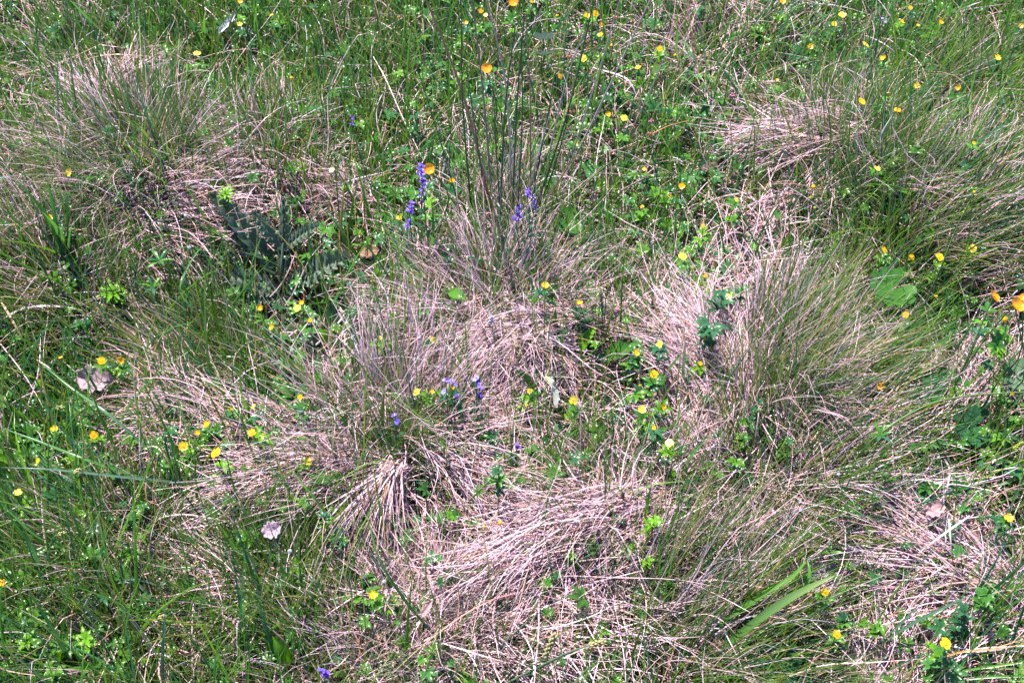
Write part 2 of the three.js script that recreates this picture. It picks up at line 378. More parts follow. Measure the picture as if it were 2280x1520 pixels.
function growGrass() {
  let t;
  // back row
  t = tussock(300, 372, .075, .19, 1000, 1000, .75, -.2, .05, 'tall fine tussock with pale straw plumes above the yellow flower at the left', {});
  mat(215, 240, .05, .035, 128, .35, 620, .09, '', { high: .07 }, t); mat(310, 195, .045, .03, 80, .8, 420, .08, '', { high: .08 }, t);
  tussock(175, 150, .05, .15, 420, 260, .7, -.3, 0, 'small leaning green and straw tussock in the top left corner');
  tussock(310, 70, .04, .12, 420, 80, .5, -.15, 0, 'upright fresh green tuft at the top, left of the dark broad leaves');
  t = tussock(590, 350, .07, .12, 300, 850, .9, -.1, .1, 'low pinkish straw tussock between the two flattened straw mats, above the thistle');
  tussock(760, 200, .10, .11, 900, 260, .6, -.05, 0, 'loose green tussock left of the tall rush stems near the top');
  tussock(1600, 150, .09, .14, 320, 420, .8, .05, .1, 'straw tussock over a dark hollow at the top right of the rush stems', { droop: 1.2 });
  t = tussock(1880, 372, .08, .16, 950, 600, .75, .12, 0, 'big green and straw tussock behind the arched pink straw at the upper right');
  mat(1790, 335, .09, .055, 178, .35, 1100, .12, '', { high: .06, fan: .4 }, t); mat(1800, 440, .06, .035, 35, .4, 200, .12, '', { high: .05 }, t);
  tussock(1985, 200, .10, .15, 1000, 300, .55, .25, 0, 'slanting green tussock among yellow flowers at the top right');
  t = tussock(2010, 505, .085, .17, 1000, 420, .7, .2, 0, 'dark green upright tussock right of the arched pink straw');
  t = tussock(2170, 470, .11, .15, 420, 900, .6, .55, -.2, 'wide tussock swept to the right at the right edge', { droop: .8 });
  tussock(2200, 230, .08, .14, 520, 320, .7, .3, 0, 'grass tussock near the yellow flower in the top right corner');
  // left side
  t = tussock(60, 470, .09, .13, 320, 900, .7, -.3, .1, 'pale straw tussock at the left edge beside the broad green blades');
  t = tussock(125, 655, .085, .17, 850, 520, .6, -.28, 0, 'brown-based tussock at the left edge below the broad green blades');
  mat(120, 690, .06, .012, 4, .12, 90, .13, '', { high: .035 }, t);
  tussock(420, 660, .06, .12, 520, 120, .55, -.1, 0, 'fresh green tuft left of the thistle');
  mat(420, 485, .085, .05, 6, .4, 1100, .12, 'domed mat of pinkish straw left of the thistle', { high: .05, fan: -.4 });
  mat(430, 570, .07, .04, 20, .25, 380, .13, 'shaded sheaf of straw under the edge of a domed straw mat left of the thistle', { high: .03 });
  mat(660, 415, .085, .04, 172, .35, 900, .12, 'flattened straw mat above the thistle', { high: .03 });
  tussock(545, 800, .06, .14, 620, 120, .5, -.15, 0, 'bright green tuft of narrow blades right of the large dry leaf');
  t = tussock(430, 850, .08, .17, 620, 360, .6, -.5, .1, 'dark tussock leaning to the left, right of the large dry leaf', { droop: .7 });
  mat(300, 760, .09, .03, 130, .25, 260, .12, '', { high: .03 }, t);
  mat(420, 930, .10, .04, 150, .5, 420, .13, 'tangled straw mat around a clump of yellow flowers at the lower left', { high: .045 });
  // middle
  t = tussock(1110, 690, .085, .16, 420, 1500, .7, -.05, 0, 'central brown straw tussock in front of the rush stems');
  tussock(900, 640, .05, .11, 260, 240, .6, -.3, 0, 'thin leaning tuft between the thistle and the central straw tussock');
  tussock(1370, 705, .07, .13, 820, 260, .5, .05, 0, 'green upright tussock with two black seed heads');
  mat(1190, 780, .10, .07, 205, .4, 1900, .11, 'domed mat of pink straw right of the pale violet flowers', { high: .07, fan: .7 });
  mat(1130, 850, .06, .05, 250, .4, 900, .08, 'short pink straw under the pale violet flowers', { high: .05 });
  t = tussock(850, 960, .10, .215, 480, 1650, .62, -.1, -.05, 'large pink straw tussock with straw hanging down in front');
  {   // the green heart of that tussock, the sheaf of straw hanging in front and the skirts at its sides
    const b = new Blades(t.position), s = new Blades(t.position), c = at(895, 1068, .0);
    for (let k = 0; k < 380; k++) { const x = c.x + gauss() * .018, z = c.z + gauss() * .014, g = greenColour(); b.add(x, H(x, z) + .01, z, PI / 2 - gauss() * 1.6 - .5, rr(.9, 1.4), rr(0, .7), rr(.07, .12), rr(.0012, .002), mixc(g, [.11, .12, .03], .4), g, { keep: .5 }); }
    part('green_heart', b.geometry(), M.green, t).userData.kind = 'stuff';
    const top = at(880, 1042, .075);
    for (let k = 0; k < 190; k++) { const g = strawColour(); s.add(top.x + gauss() * .014, top.y + gauss() * .012, top.z + gauss() * .01, -PI / 2 - .35 + gauss() * .75, rr(-.5, .5), rr(.5, 1.3), rr(.07, .125), rr(.0012, .002), mixc(g, [.2, .11, .05], .3), g, { seg: 7, curl: gauss() * .5, tipW: .3, pow: .7, lift: .002 + R() * .02 }); }
    part('hanging_straw', s.geometry(), M.straw, t).userData.kind = 'stuff';
    mat(700, 1080, .11, .035, 190, .3, 900, .13, '', { high: .06 }, t); mat(1030, 1075, .10, .04, -28, .25, 850, .14, '', { high: .05 }, t);
    mat(1010, 960, .08, .035, 5, .4, 420, .12, '', { high: .04 }, t);
  }
  mat(1090, 1160, .09, .03, -25, .35, 420, .12, 'straw combed down to the right, below the large tussock with hanging straw', { high: .03 });
  tussock(1390, 1130, .08, .15, 620, 360, .6, -.05, 0, 'thin green and straw tussock in front of the flower clump by the white leaf');
  // right of the middle: the bright straw flow and the two big right-hand tussocks
  mat(1525, 790, .09, .05, 118, .4, 1500, .12, 'upper part of the bright pink straw beside the big right-hand tussock', { high: .05 });
  mat(1590, 900, .10, .055, 100, .6, 2100, .11, 'brightest pink straw, left of the olive tussock', { high: .05 });
  mat(1600, 1010, .07, .05, 70, .6, 1200, .11, 'lower end of the bright pink straw beside the olive tussock', { high: .04 });
  t = tussock(1728, 850, .075, .18, 320, 1500, .55, .06, .0, 'big straw tussock with a pale crown, left of the long swept green blades');
  t = tussock(1800, 830, .085, .20, 1250, 420, .5, .55, -.12, 'long green blades swept to the right below the round leaf', { droop: .7 });
  t = tussock(1740, 1070, .085, .155, 1300, 620, .65, .15, 0, 'olive tussock with a brown centre at the lower right');
  mat(1910, 1000, .11, .05, 38, .3, 520, .15, '', { high: .06 }, t); mat(1780, 930, .04, .03, 70, .7, 260, .08, '', { high: .07 }, t);
  mat(1880, 1120, .13, .025, 2, .22, 520, .14, 'straw lying level under the olive tussock', { high: .03 });
  // lower right
  mat(1260, 1215, .12, .055, 202, .35, 1700, .13, 'bright mound of combed pink straw at the lower middle', { high: .07, fan: .5 });
  tussock(1340, 1240, .05, .10, 120, 360, .9, .1, .05, 'brown straw knot at the right end of the bright straw mound');
  mat(1330, 1320, .12, .06, 20, 1.5, 560, .14, 'looping loose straw below the bright straw mound', { high: .05 });
  mat(1330, 1420, .12, .04, 5, .6, 480, .15, 'loose straw behind the two fat sedge heads', { high: .035 });
  t = tussock(1530, 1400, .075, .21, 1000, 720, .45, .5, -.18, 'lower right tussock with blades swept up to the right', { droop: .6 });
  mat(1680, 1330, .11, .035, 42, .2, 800, .15, '', { high: .06 }, t);
  tussock(1640, 1500, .08, .16, 900, 160, .5, .6, .0, 'deep green tussock at the bottom edge beside the dark round leaf', { droop: .8 });
  mat(1640, 1210, .08, .035, 50, .35, 620, .12, 'pale straw leaning right, above the lower right tussock', { high: .05 });
  mat(2050, 1250, .12, .05, 155, .45, 1000, .13, 'arched straw mat below the pink dry leaf at the right', { high: .06, fan: -.5 });
  mat(2010, 1430, .11, .05, 65, .7, 620, .12, 'loose straw between the two lower right flowers', { high: .035 });
  mat(2190, 830, .07, .05, 60, .9, 420, .09, 'whitish straw between the round leaves at the right edge', { high: .03 });
  // lower left and bottom
  t = tussock(285, 1215, .07, .14, 760, 260, .6, -.2, 0, 'olive green tussock with sedge heads at the lower left');
  mat(400, 1290, .11, .035, 175, .3, 620, .13, 'shaded straw lying level at the lower left, left of the small grey dry leaf', { high: .03 });
  t = tussock(600, 1350, .06, .17, 720, 140, .4, -.1, 0, 'upright green tuft under the small grey dry leaf');
  tussock(60, 1340, .09, .15, 760, 160, .6, -.35, 0, 'deep green tussock in the lower left corner');
  t = tussock(905, 1400, .07, .12, 160, 620, .55, -.05, 0, 'upright pink straw bundle left of the red stem');
  mat(880, 1260, .05, .03, 110, .5, 220, .1, '', { high: .03 }, t);
  mat(1010, 1330, .10, .06, 60, 1.0, 720, .1, 'short tangled straw around the red stem at the bottom', { high: .04 });
  tussock(760, 1500, .07, .12, 420, 420, .6, -.1, 0, 'mixed green and straw tuft at the bottom edge beside the violet flower head');
  tussock(330, 1490, .08, .15, 620, 200, .6, -.2, 0, 'green tuft at the bottom edge left of the yellow-green oval leaf');
  tussock(1060, 1480, .06, .12, 420, 200, .6, .05, 0, 'green tuft at the bottom edge below the red stem');
  // the sward between: too many blades to count
  const green = new Blades(), dry = new Blades(), floor_ = new Blades();
  for (let k = 0; k < 70000; k++) {
    const q = anywhere(), d = field(q.px, q.py, 1) * (.5 + fbm(q.x * 14, q.z * 14));
    if (R() > 1.7 * d * d + .16 * d) continue;
    const c = greenColour(), broad = R() < .10 + .22 * clamp((900 - q.px) / 900, 0, 1), L = R() < .22 ? rr(.10, .19) : broad ? rr(.06, .17) : rr(.035, .11);
    green.add(q.x, q.y, q.z, leanOf(q.px) + gauss() * 1.7, rr(.8, 1.5), rr(.1, 1.3), L, broad ? rr(.0022, q.px < 950 && q.py > 500 ? .0062 : .0044) : rr(.0013, .0026), mixc(c, [.11, .13, .02], R() * .25), R() < .08 ? mixc(c, [.34, .2, .1], .6) : c, { seg: 5, curl: gauss() * .5 });
  }
  for (let k = 0; k < 40000; k++) {
    const q = anywhere(), d = field(q.px, q.py, 0) * (.5 + fbm(q.x * 11 + 40, q.z * 11));
    if (R() > 1.7 * d * d + .08) continue;
    const c = strawColour();
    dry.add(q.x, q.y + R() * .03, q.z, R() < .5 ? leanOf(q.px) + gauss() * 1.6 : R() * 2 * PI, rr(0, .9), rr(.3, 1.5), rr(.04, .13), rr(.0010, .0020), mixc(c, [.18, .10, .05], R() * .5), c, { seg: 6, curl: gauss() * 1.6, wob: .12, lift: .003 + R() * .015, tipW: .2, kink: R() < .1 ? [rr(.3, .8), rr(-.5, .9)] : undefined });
  }
  for (let k = 0; k < 30000; k++) {
    const q = anywhere(), c = mixc(strawColour(), [.09, .045, .022], .35 + R() * .6);
    if (R() > .35 + field(q.px, q.py, 0)) continue;
    floor_.add(q.x, q.y + .002, q.z, R() * 2 * PI, rr(-.1, .2), rr(0, .3), rr(.02, .06), rr(.001, .0022), c, c, { seg: 3, curl: gauss() * .8, tipW: .6, lift: .001 + R() * .006, keep: 0 });
  }
  const sw = (name, b, m, label, cat) => tag(part(name, b.geometry(), m, scene), label, cat, null, 'stuff');
  sw('green_grass', green, M.green, 'short green grass growing all over the meadow between the tussocks', 'grass');
  sw('dry_grass', dry, M.straw, 'loose dry straw scattered all over the meadow between the tussocks', 'dry grass');
  sw('straw_litter', floor_, M.straw, 'short brownish straw litter covering the soil', 'litter');
}

// ------------------------------------------------------------------ ground herbs: small fingered leaves, too many to count
function leafletShape(len, wid, fold = .25, teeth = 0) {
  return sheet(teeth ? 8 : 4, 2, (u, v) => {
    let w = wid * Math.pow(sin(PI * Math.pow(u, .75)), .8) * .5;
    if (teeth && u > .45 && u < .99) w *= 1 + teeth * (floor(u * 8.01) % 2 ? .5 : -.28);
    return [len * u, abs(v) * w * fold + len * .18 * sin(u * 2.2) - len * .1 * u * u, v * w];
  });
}
function palmateLeaf(n, len, wid, spread, teeth) {
  const gs = [];
  for (let k = 0; k < n; k++) {
    const f = n > 1 ? k / (n - 1) * 2 - 1 : 0, l = len * (1 - .3 * abs(f)), g = leafletShape(l, wid * (1 - .15 * abs(f)), .35, teeth);
    g.rotateY(f * spread); gs.push(g);
  }
  return mergeGeometries(gs);
}
const HERB = [palmateLeaf(5, .013, .0052, 1.9, 0), palmateLeaf(3, .012, .0062, 1.1, .6), palmateLeaf(5, .017, .0056, 1.7, .7), palmateLeaf(7, .010, .003, 2.4, 0)];
function growHerbs() {
  const spots = [[], [], [], []];
  for (let k = 0; k < 30000; k++) {
    const q = anywhere(), clump = fbm(q.x * 9 + 5, q.z * 9 + 50), d = field(q.px, q.py, 2) * (clump - .22) * 2.6;
    if (R() > d) continue;
    const h = rr(.004, .05) * (R() < .8 ? 1 : 1.3);
    if (grownOver(q.x, q.y + h, q.z) && R() < .8) continue;
    spots[R() < .4 ? 0 : R() < .55 ? 2 : R() < .6 ? 3 : 1].push([q.x, q.y + h, q.z]);
  }
  const m4 = new THREE.Matrix4(), qn = new THREE.Quaternion(), e = new THREE.Euler(), col = new THREE.Color();
  spots.forEach((list, i) => {
    const im = new THREE.InstancedMesh(HERB[i], M.herbWhite, list.length);
    im.name = numbered('ground_herbs');
    list.forEach((p, k) => {
      e.set(gauss() * .5, R() * 6.3, rr(-.3, .6), 'YXZ');
      const s = rr(.6, 1.25), v = rr(.7, 1.3) * ALB, t = R();
      im.setMatrixAt(k, m4.compose(V(...p), qn.setFromEuler(e), V(s, s, s)));
      im.setColorAt(k, col.setRGB(lerp(.03, .10, t) * v, lerp(.14, .25, t) * v, lerp(.045, .01, t) * v));
    });
    im.castShadow = im.receiveShadow = true;
    scene.add(im);
    tag(im, ['tiny five-fingered green leaves carpeting the gaps between tussocks', 'tiny three-fingered green leaves carpeting the gaps between tussocks', 'toothed five-fingered green leaves carpeting the gaps between tussocks', 'tiny starry green leaf whorls carpeting the gaps between tussocks'][i], 'ground cover', null, 'stuff');
  });
}

// ------------------------------------------------------------------ small yellow four-petalled flowers, each on its own stem
const pxPerMetre = (p) => 1140 / (toPhoto(p.x, p.y, p.z)[2] * TH);
const petalShape = (notch, belly, cup) => sheet(5, 4, (u, v) => {
  const w = belly * Math.pow(sin(PI * (.06 + .80 * Math.pow(u, 1.15))), .9);
  const r = u * (1 - notch * (1 - abs(v)) * Math.pow(u, 3)) - .10 * abs(v) * u * u;
  return [r, cup * u * u + .10 * abs(v) * w - .05 * u, v * w];
});
const PETAL = [petalShape(.20, .47, .18), petalShape(.14, .52, .05), petalShape(.24, .44, .34)], CUP_PETAL = [petalShape(.0, .62, .55), petalShape(.03, .66, .42)];
const centreShape = (() => {
  const gs = [new THREE.SphereGeometry(.17, 8, 5)];
  gs[0].scale(1, .8, 1);
  for (let k = 0; k < 12; k++) { const s = new THREE.SphereGeometry(.045, 5, 3), a = k / 12 * 2 * PI, r = .22 + .06 * (k % 2); s.translate(r * cos(a), .14 + .05 * (k % 3), r * sin(a)); gs.push(s); }
  return mergeGeometries(gs);
})();
const LEAF = [palmateLeaf(5, .015, .0052, 1.9, .6), palmateLeaf(3, .016, .0062, 1.2, .6)];
function stemUp(parent, from, to, r, material, bend = .25, name = 'stem') {   // both points in the world
  const d = to.clone().sub(from), mid = from.clone().addScaledVector(d, .5).add(V(gauss() * d.length() * bend, 0, gauss() * d.length() * bend));
  return part(name, stalk(relative([from, mid, to], parent.position), r, r * .7, 5, 8), material, parent);
}
function aim(mesh, normal, spin) {
  const q = new THREE.Quaternion().setFromUnitVectors(V(0, 1, 0), normal.clone().normalize());
  mesh.quaternion.copy(q).multiply(new THREE.Quaternion().setFromAxisAngle(V(0, 1, 0), spin));
}
function flower(px, py, dia, label, o = {}) {
  const big = o.cup, h = o.h ?? rr(.06, .095), head = at(px, py, h), s = dia / pxPerMetre(head) / 2;
  const foot = V(head.x + gauss() * .02, 0, head.z + gauss() * .015 - .01); foot.y = H(foot.x, foot.z);
  const t = thing(big ? 'buttercup' : 'yellow_flower', label, big ? 'buttercup' : 'yellow flower', foot, big ? 'glossy buttercups' : 'small yellow flowers dotted over the meadow');
  const n = V(o.nx ?? gauss() * .7, 1, o.nz ?? .25 + gauss() * .6), spin = R() * 6.3, petals = big ? 5 : o.five ? 5 : 4, mat_ = big ? M.cup : M.petal[o.pale ? 2 : o.deep ? 1 : R() < .72 ? 0 : 1], which = o.shut ? 2 : floor(R() * 2.3);
  for (let k = 0; k < petals; k++) {
    const m = part('petal', big ? CUP_PETAL[k % 2] : PETAL[which], mat_, t);
    m.position.copy(head).sub(foot); m.scale.set(s, s * (o.shut ? 1.6 : rr(.8, 1.3)), s * rr(.92, 1.06));
    aim(m, n, spin + (k + gauss() * .10) / petals * 2 * PI);
    if (big && k % 2) m.position.y += .0004;
  }
  const c = part('flower_centre', centreShape, M.pistil, t);
  c.position.copy(head).sub(foot); c.scale.setScalar(s * (big ? .8 : .85)); aim(c, n, 0);
  stemUp(t, foot, head.clone().addScaledVector(n.normalize(), -.0008), big ? .0011 : .0007, M.stemGreen, .3);
  if (!o.bare) for (let k = 0; k < 3; k++) {
    const f = rr(.45, .9), m = part('leaf', LEAF[k % 2], M.herb[floor(R() * 4)], t), p = foot.clone().lerp(head, f);
    m.position.copy(p).sub(foot); m.rotation.set(gauss() * .4, R() * 6.3, rr(-.2, .5)); m.scale.setScalar(rr(.7, 1.15));
  }
  keepOpen(head, dia * .62);
  return t;
}
function bud(px, py, dia, label, o = {}) {
  const head = at(px, py, o.h ?? rr(.05, .09)), s = dia / pxPerMetre(head) / 2, foot = V(head.x + gauss() * .02, 0, head.z + gauss() * .015); foot.y = H(foot.x, foot.z);
  const t = thing('flower_bud', label, 'flower bud', foot, 'flower buds among the grass');
  const m = part('bud', BUD, o.orange ? M.pistil : o.white ? M.whiteTip : o.yellow ? M.petal[0] : M.bud, t);
  m.position.copy(head).sub(foot); m.scale.setScalar(s); m.rotation.set(gauss() * .5, R() * 6, gauss() * .5);
  stemUp(t, foot, head.clone().add(V(0, -s * .8, 0)), .0007, M.stemGreen, .3);
  keepOpen(head, dia * .6);
}
const BUD = (() => { const gs = []; for (let k = 0; k < 4; k++) { const g = sheet(5, 3, (u, v) => { const a = v * .95, r = .78 * sin(PI * (.04 + .88 * u)); return [r * cos(a), 1.7 * u - .8, r * sin(a)]; }); g.rotateY(k * PI / 2); gs.push(g); } return mergeGeometries(gs); })();

const P = { pale: 1 }, D = { deep: 1 }, S = { shut: 1 };
const FLOWERS = [
  // top left
  [438, 119, 20, 'pale yellow flower standing alone right of the straw plumes at the upper left', P],
  [150, 384, 20, 'pale yellow flower at the left edge, below the straw-plumed tussock', P],
  [107, 485, 21, 'yellow flower caught between the broad green blades at the left edge', D],
  [534, 3, 13, 'tiny yellow flower cut by the top edge above the whitish dry leaf', D],
  [533, 53, 13, 'tiny yellow flower just right of the whitish dry leaf', D],
  [605, 33, 12, 'tiny orange-yellow flower right of the tall bright green blade at the top', D],
  [738, 378, 13, 'lone small yellow flower left of the tall violet spike', P],
  [888, 485, 15, 'small yellow flower left of the lower violet spike', D],
  [1007, 402, 16, 'half hidden orange flower right of the bright orange buttercup', { deep: 1, shut: 1 }],
  // top, around the rushes
  [1038, 50, 11, 'tiny yellow flower left of the tall rush stems near the top', D],
  [1070, 24, 14, 'left flower of the close pair between rush stems at the top', D],
  [1081, 33, 12, 'right flower of the close pair between rush stems at the top', D],
  [1184, 2, 16, 'yellow flower at the top edge, above the two grey scalloped leaves', {}],
  [1307, 34, 17, 'left flower of the upper pair right of the grey scalloped leaves', {}],
  [1326, 30, 18, 'right flower of the upper pair right of the grey scalloped leaves', {}],
  [1340, 53, 15, 'yellow flower just under the upper pair by the rush stems', {}],
  [1337, 77, 16, 'second yellow flower down under the upper pair by the rush stems', D],
  [1300, 130, 19, 'open yellow flower crossed by a rush stem right of the scalloped leaves', P],
  [1247, 169, 15, 'upright side-on yellow flower below the grey scalloped leaves', { nx: .9, nz: .6 }],
  [1470, 108, 15, 'yellow flower at the edge of the dark hollow at the top', D],
  [1421, 150, 17, 'yellow flower left below the dark hollow at the top', {}],
  [1355, 255, 17, 'left flower of the pair right of the rush stems, halfway down them', { shut: 1 }],
  [1390, 262, 18, 'right flower of the pair right of the rush stems, fully open', P],
  [1283, 320, 9, 'very small yellow flower among the feet of the leaning dry rush stems', D],
  [1435, 376, 12, 'small orange flower right of the rush clump, above the yellow-orange one', D],
  [1519, 414, 18, 'yellow-orange flower left of the dark brown dry leaf', D],
  [1491, 435, 11, 'small yellow flower just below left of the yellow-orange flower', D],
  [1430, 460, 11, 'small orange flower in dark grass right of the rush feet', D],
  [1640, 444, 12, 'small dull yellow flower below the dark brown dry leaf', P],
  [1566, 502, 11, 'small pale yellow flower right of the three-lobed dark leaf', P],
  // top right
  [1744, 2, 16, 'yellow flower at the top edge right of the dark hollow', D],
  [1876, 33, 20, 'open pale yellow flower near the top right', P],
  [1858, 53, 15, 'smaller yellow flower just below left of the open pale one at the top right', {}],
  [1806, 103, 17, 'yellow flower over dark leaves right of the top hollow', {}],
  [1928, 98, 19, 'pale yellow flower with a bent straw stem near the top right', P],
  [2008, 49, 16, 'flattened yellow flower seen from the side near the top right', S],
  [2028, 17, 12, 'orange flower close under the top edge at the right', D],
  [2094, 48, 17, 'yellow flower under the cream grass head at the top right', S],
  [2045, 56, 9, 'very small yellow flower left of the cream grass head', {}],
  [1967, 130, 18, 'yellow flower on the left of the slanting green tussock', S],
  [2221, 129, 20, 'yellow flower with a green bract near the top right corner', {}],
  [2275, 58, 14, 'yellow flower cut by the right edge near the top', D],
  [2043, 190, 18, 'yellow flower above left of the dark brown stick-like leaf', {}],
  [2134, 195, 15, 'yellow flower right of the dark brown stick-like leaf', S],
  [1920, 225, 21, 'yellow flower above the dark tussock right of the arched straw', {}],
  [1999, 244, 18, 'yellow flower right of the one above the dark tussock', D],
  [1978, 207, 9, 'tiny yellow flower between three larger ones above the dark tussock', {}],
  [1731, 178, 9, 'tiny orange flower in dark herbs left of the slanting tussock', D],
  [2169, 318, 10, 'small orange flower on the right, above the swept tussock', D],
  [1953, 376, 20, 'bright yellow flower on the dark upright tussock right of the arched straw', P],
  // right middle
  [1970, 556, 19, 'leftmost of four yellow flowers above the broad round leaf', {}],
  [2030, 573, 16, 'second of four yellow flowers above the broad round leaf', { nx: -.5, nz: .9 }],
  [2093, 572, 23, 'third of four yellow flowers above the broad round leaf, crossed by a stem', {}],
  [2167, 553, 20, 'rightmost and palest of four yellow flowers above the broad round leaf', P],
  [2017, 700, 18, 'yellow flower in the grass below the broad round leaf', D],
  [2236, 747, 20, 'small yellow flower below the big buttercups at the right edge', {}],
  [1963, 859, 24, 'yellow flower alone on the right side of the long swept blades', {}],
  [2248, 1153, 25, 'yellow flower right of the pink dry leaf', {}],
  [1838, 1317, 22, 'yellow flower right of the broad arching blade at the lower right', {}],
  [1864, 1412, 23, 'yellow flower standing below the one by the broad arching blade', D],
  [2106, 1432, 31, 'largest open yellow flower in the lower right corner', {}],
  // centre
  [1214, 636, 21, 'yellow flower right of the central brown straw tussock', { five: 1 }],
  [1290, 675, 19, 'yellow flower left of the two black seed heads', S],
  [1520, 570, 24, 'pale yellow flower above the pink straw at the centre right', P],
  [1570, 613, 16, 'yellow flower on a dark leafy herb beside the pale straw', S],
  [1622, 658, 20, 'pale flower at the top of the big straw tussock', P],
  [1570, 752, 13, 'pale small flower on the pink straw above the bright patch', P],
  [1560, 809, 11, 'small dull yellow flower lying in the brightest pink straw', D],
  [1469, 766, 20, 'yellow flower right of the dark leaf at the head of the bright straw', P],
  [1416, 785, 20, 'yellow flower on the dark broad leaf right of the pink straw dome', {}],
  [1457, 833, 22, 'yellow flower above a dark red hollow at the centre right', {}],
  [1180, 870, 14, 'small yellow flower left of the white bent leaf', P],
  [1277, 890, 25, 'pale yellow flower right of the white bent leaf', P],
  [1429, 912, 24, 'wide open four-petalled flower in the middle right clump', P],
  [1476, 906, 17, 'folded yellow flower right of the wide open four-petalled one', { nx: .9, nz: .5, shut: 1 }],
  [1456, 952, 12, 'small yellow flower below the wide open four-petalled one', {}],
  [1491, 986, 23, 'pale open flower left of the broad green blade and bright straw', P],
  [927, 873, 20, 'yellow flower left of the pale violet flowers', P],
  [962, 872, 12, 'small yellow flower between the pale violet flowers and a larger yellow one', {}],
  [1008, 864, 11, 'orange flower in the middle of the pale violet flowers', D],
  // left of the centre
  [661, 686, 19, 'pale front flower of the touching pair below the thistle', P],
  [671, 674, 15, 'back flower of the touching pair below the thistle', { deep: 1, shut: 1 }],
  [578, 685, 18, 'yellow flower left below the thistle leaves', S],
  [606, 728, 18, 'yellow flower folded like a cup, below the thistle', { nx: -.8, nz: .4, shut: 1 }],
  [690, 713, 11, 'small yellow flower right of the touching pair below the thistle', {}],
  [846, 753, 12, 'small yellow flower at the top of the large pink straw tussock', D],
  [962, 755, 12, 'small yellow flower right of the top of the large pink straw tussock', {}],
  // left
  [225, 803, 21, 'deep yellow flower just above the large grey dry leaf', D],
  [268, 801, 19, 'yellow flower above right of the large grey dry leaf', {}],
  [134, 796, 12, 'small orange flower left of the large grey dry leaf', D],
  [120, 956, 21, 'flat yellow flower seen edge-on below the large grey dry leaf', S],
  [208, 968, 21, 'deep yellow flower right of the edge-on one', D],
  [85, 1028, 24, 'striped yellow flower crossed by grass at the left edge', {}],
  [39, 1097, 22, 'pale yellow flower close to the left edge below the striped one', P],
  [407, 993, 25, 'large open yellow flower in the lower left clump', {}],
  [480, 1008, 29, 'largest yellow flower of the lower left clump', {}],
  [458, 945, 21, 'deep yellow flower at the top of the lower left clump', D],
  [437, 965, 17, 'half closed yellow flower on the left of the lower left clump', { deep: 1, shut: 1 }],
  [513, 908, 13, 'narrow yellow flower above the lower left clump', { nx: .9, nz: .5, shut: 1 }],
  [564, 906, 19, 'pale yellow flower above right of the lower left clump', P],
  [560, 963, 21, 'yellow flower at the right end of the lower left clump', D],
  [581, 970, 17, 'pale flower touching the rightmost one of the lower left clump', P],
  [668, 883, 16, 'heart-shaped yellow flower left of the large pink straw tussock', { nx: -.5, nz: .8 }],
  [685, 1026, 21, 'pale yellow flower on the left straw skirt of the large tussock', P],
  [2, 1298, 24, 'yellow flower cut by the left edge near the bottom', D],
  [830, 1325, 24, 'yellow flower alone left of the pink straw bundle at the bottom', {}],
];
const BUTTERCUPS = [
  [955, 377, 26, 'orange-yellow buttercup beside the tall violet spike', { cup: 1, h: .17, nz: .6, nx: .1 }],
  [1082, 154, 25, 'orange-yellow buttercup between the rush stems', { cup: 1, h: .16, nx: .3, nz: .3 }],
  [1141, 6, 23, 'buttercup at the top edge among the rush stems', { cup: 1, h: .14, nx: .2, nz: .4 }],
  [2213, 662, 31, 'left buttercup of the large group at the right edge', { cup: 1, h: .20, nx: .8, nz: -.1 }],
  [2262, 682, 38, 'biggest buttercup, right of its group at the right edge', { cup: 1, h: .21, nx: .5, nz: .1 }],
  [2279, 664, 20, 'small buttercup cut by the right edge above the biggest one', { cup: 1, h: .18, nx: -.3, nz: .1 }],
];
for (const [x, y, d, label, o] of FLOWERS) flower(x, y, d, label, o);
for (const [x, y, d, label, o] of BUTTERCUPS) flower(x, y, d, label, o);
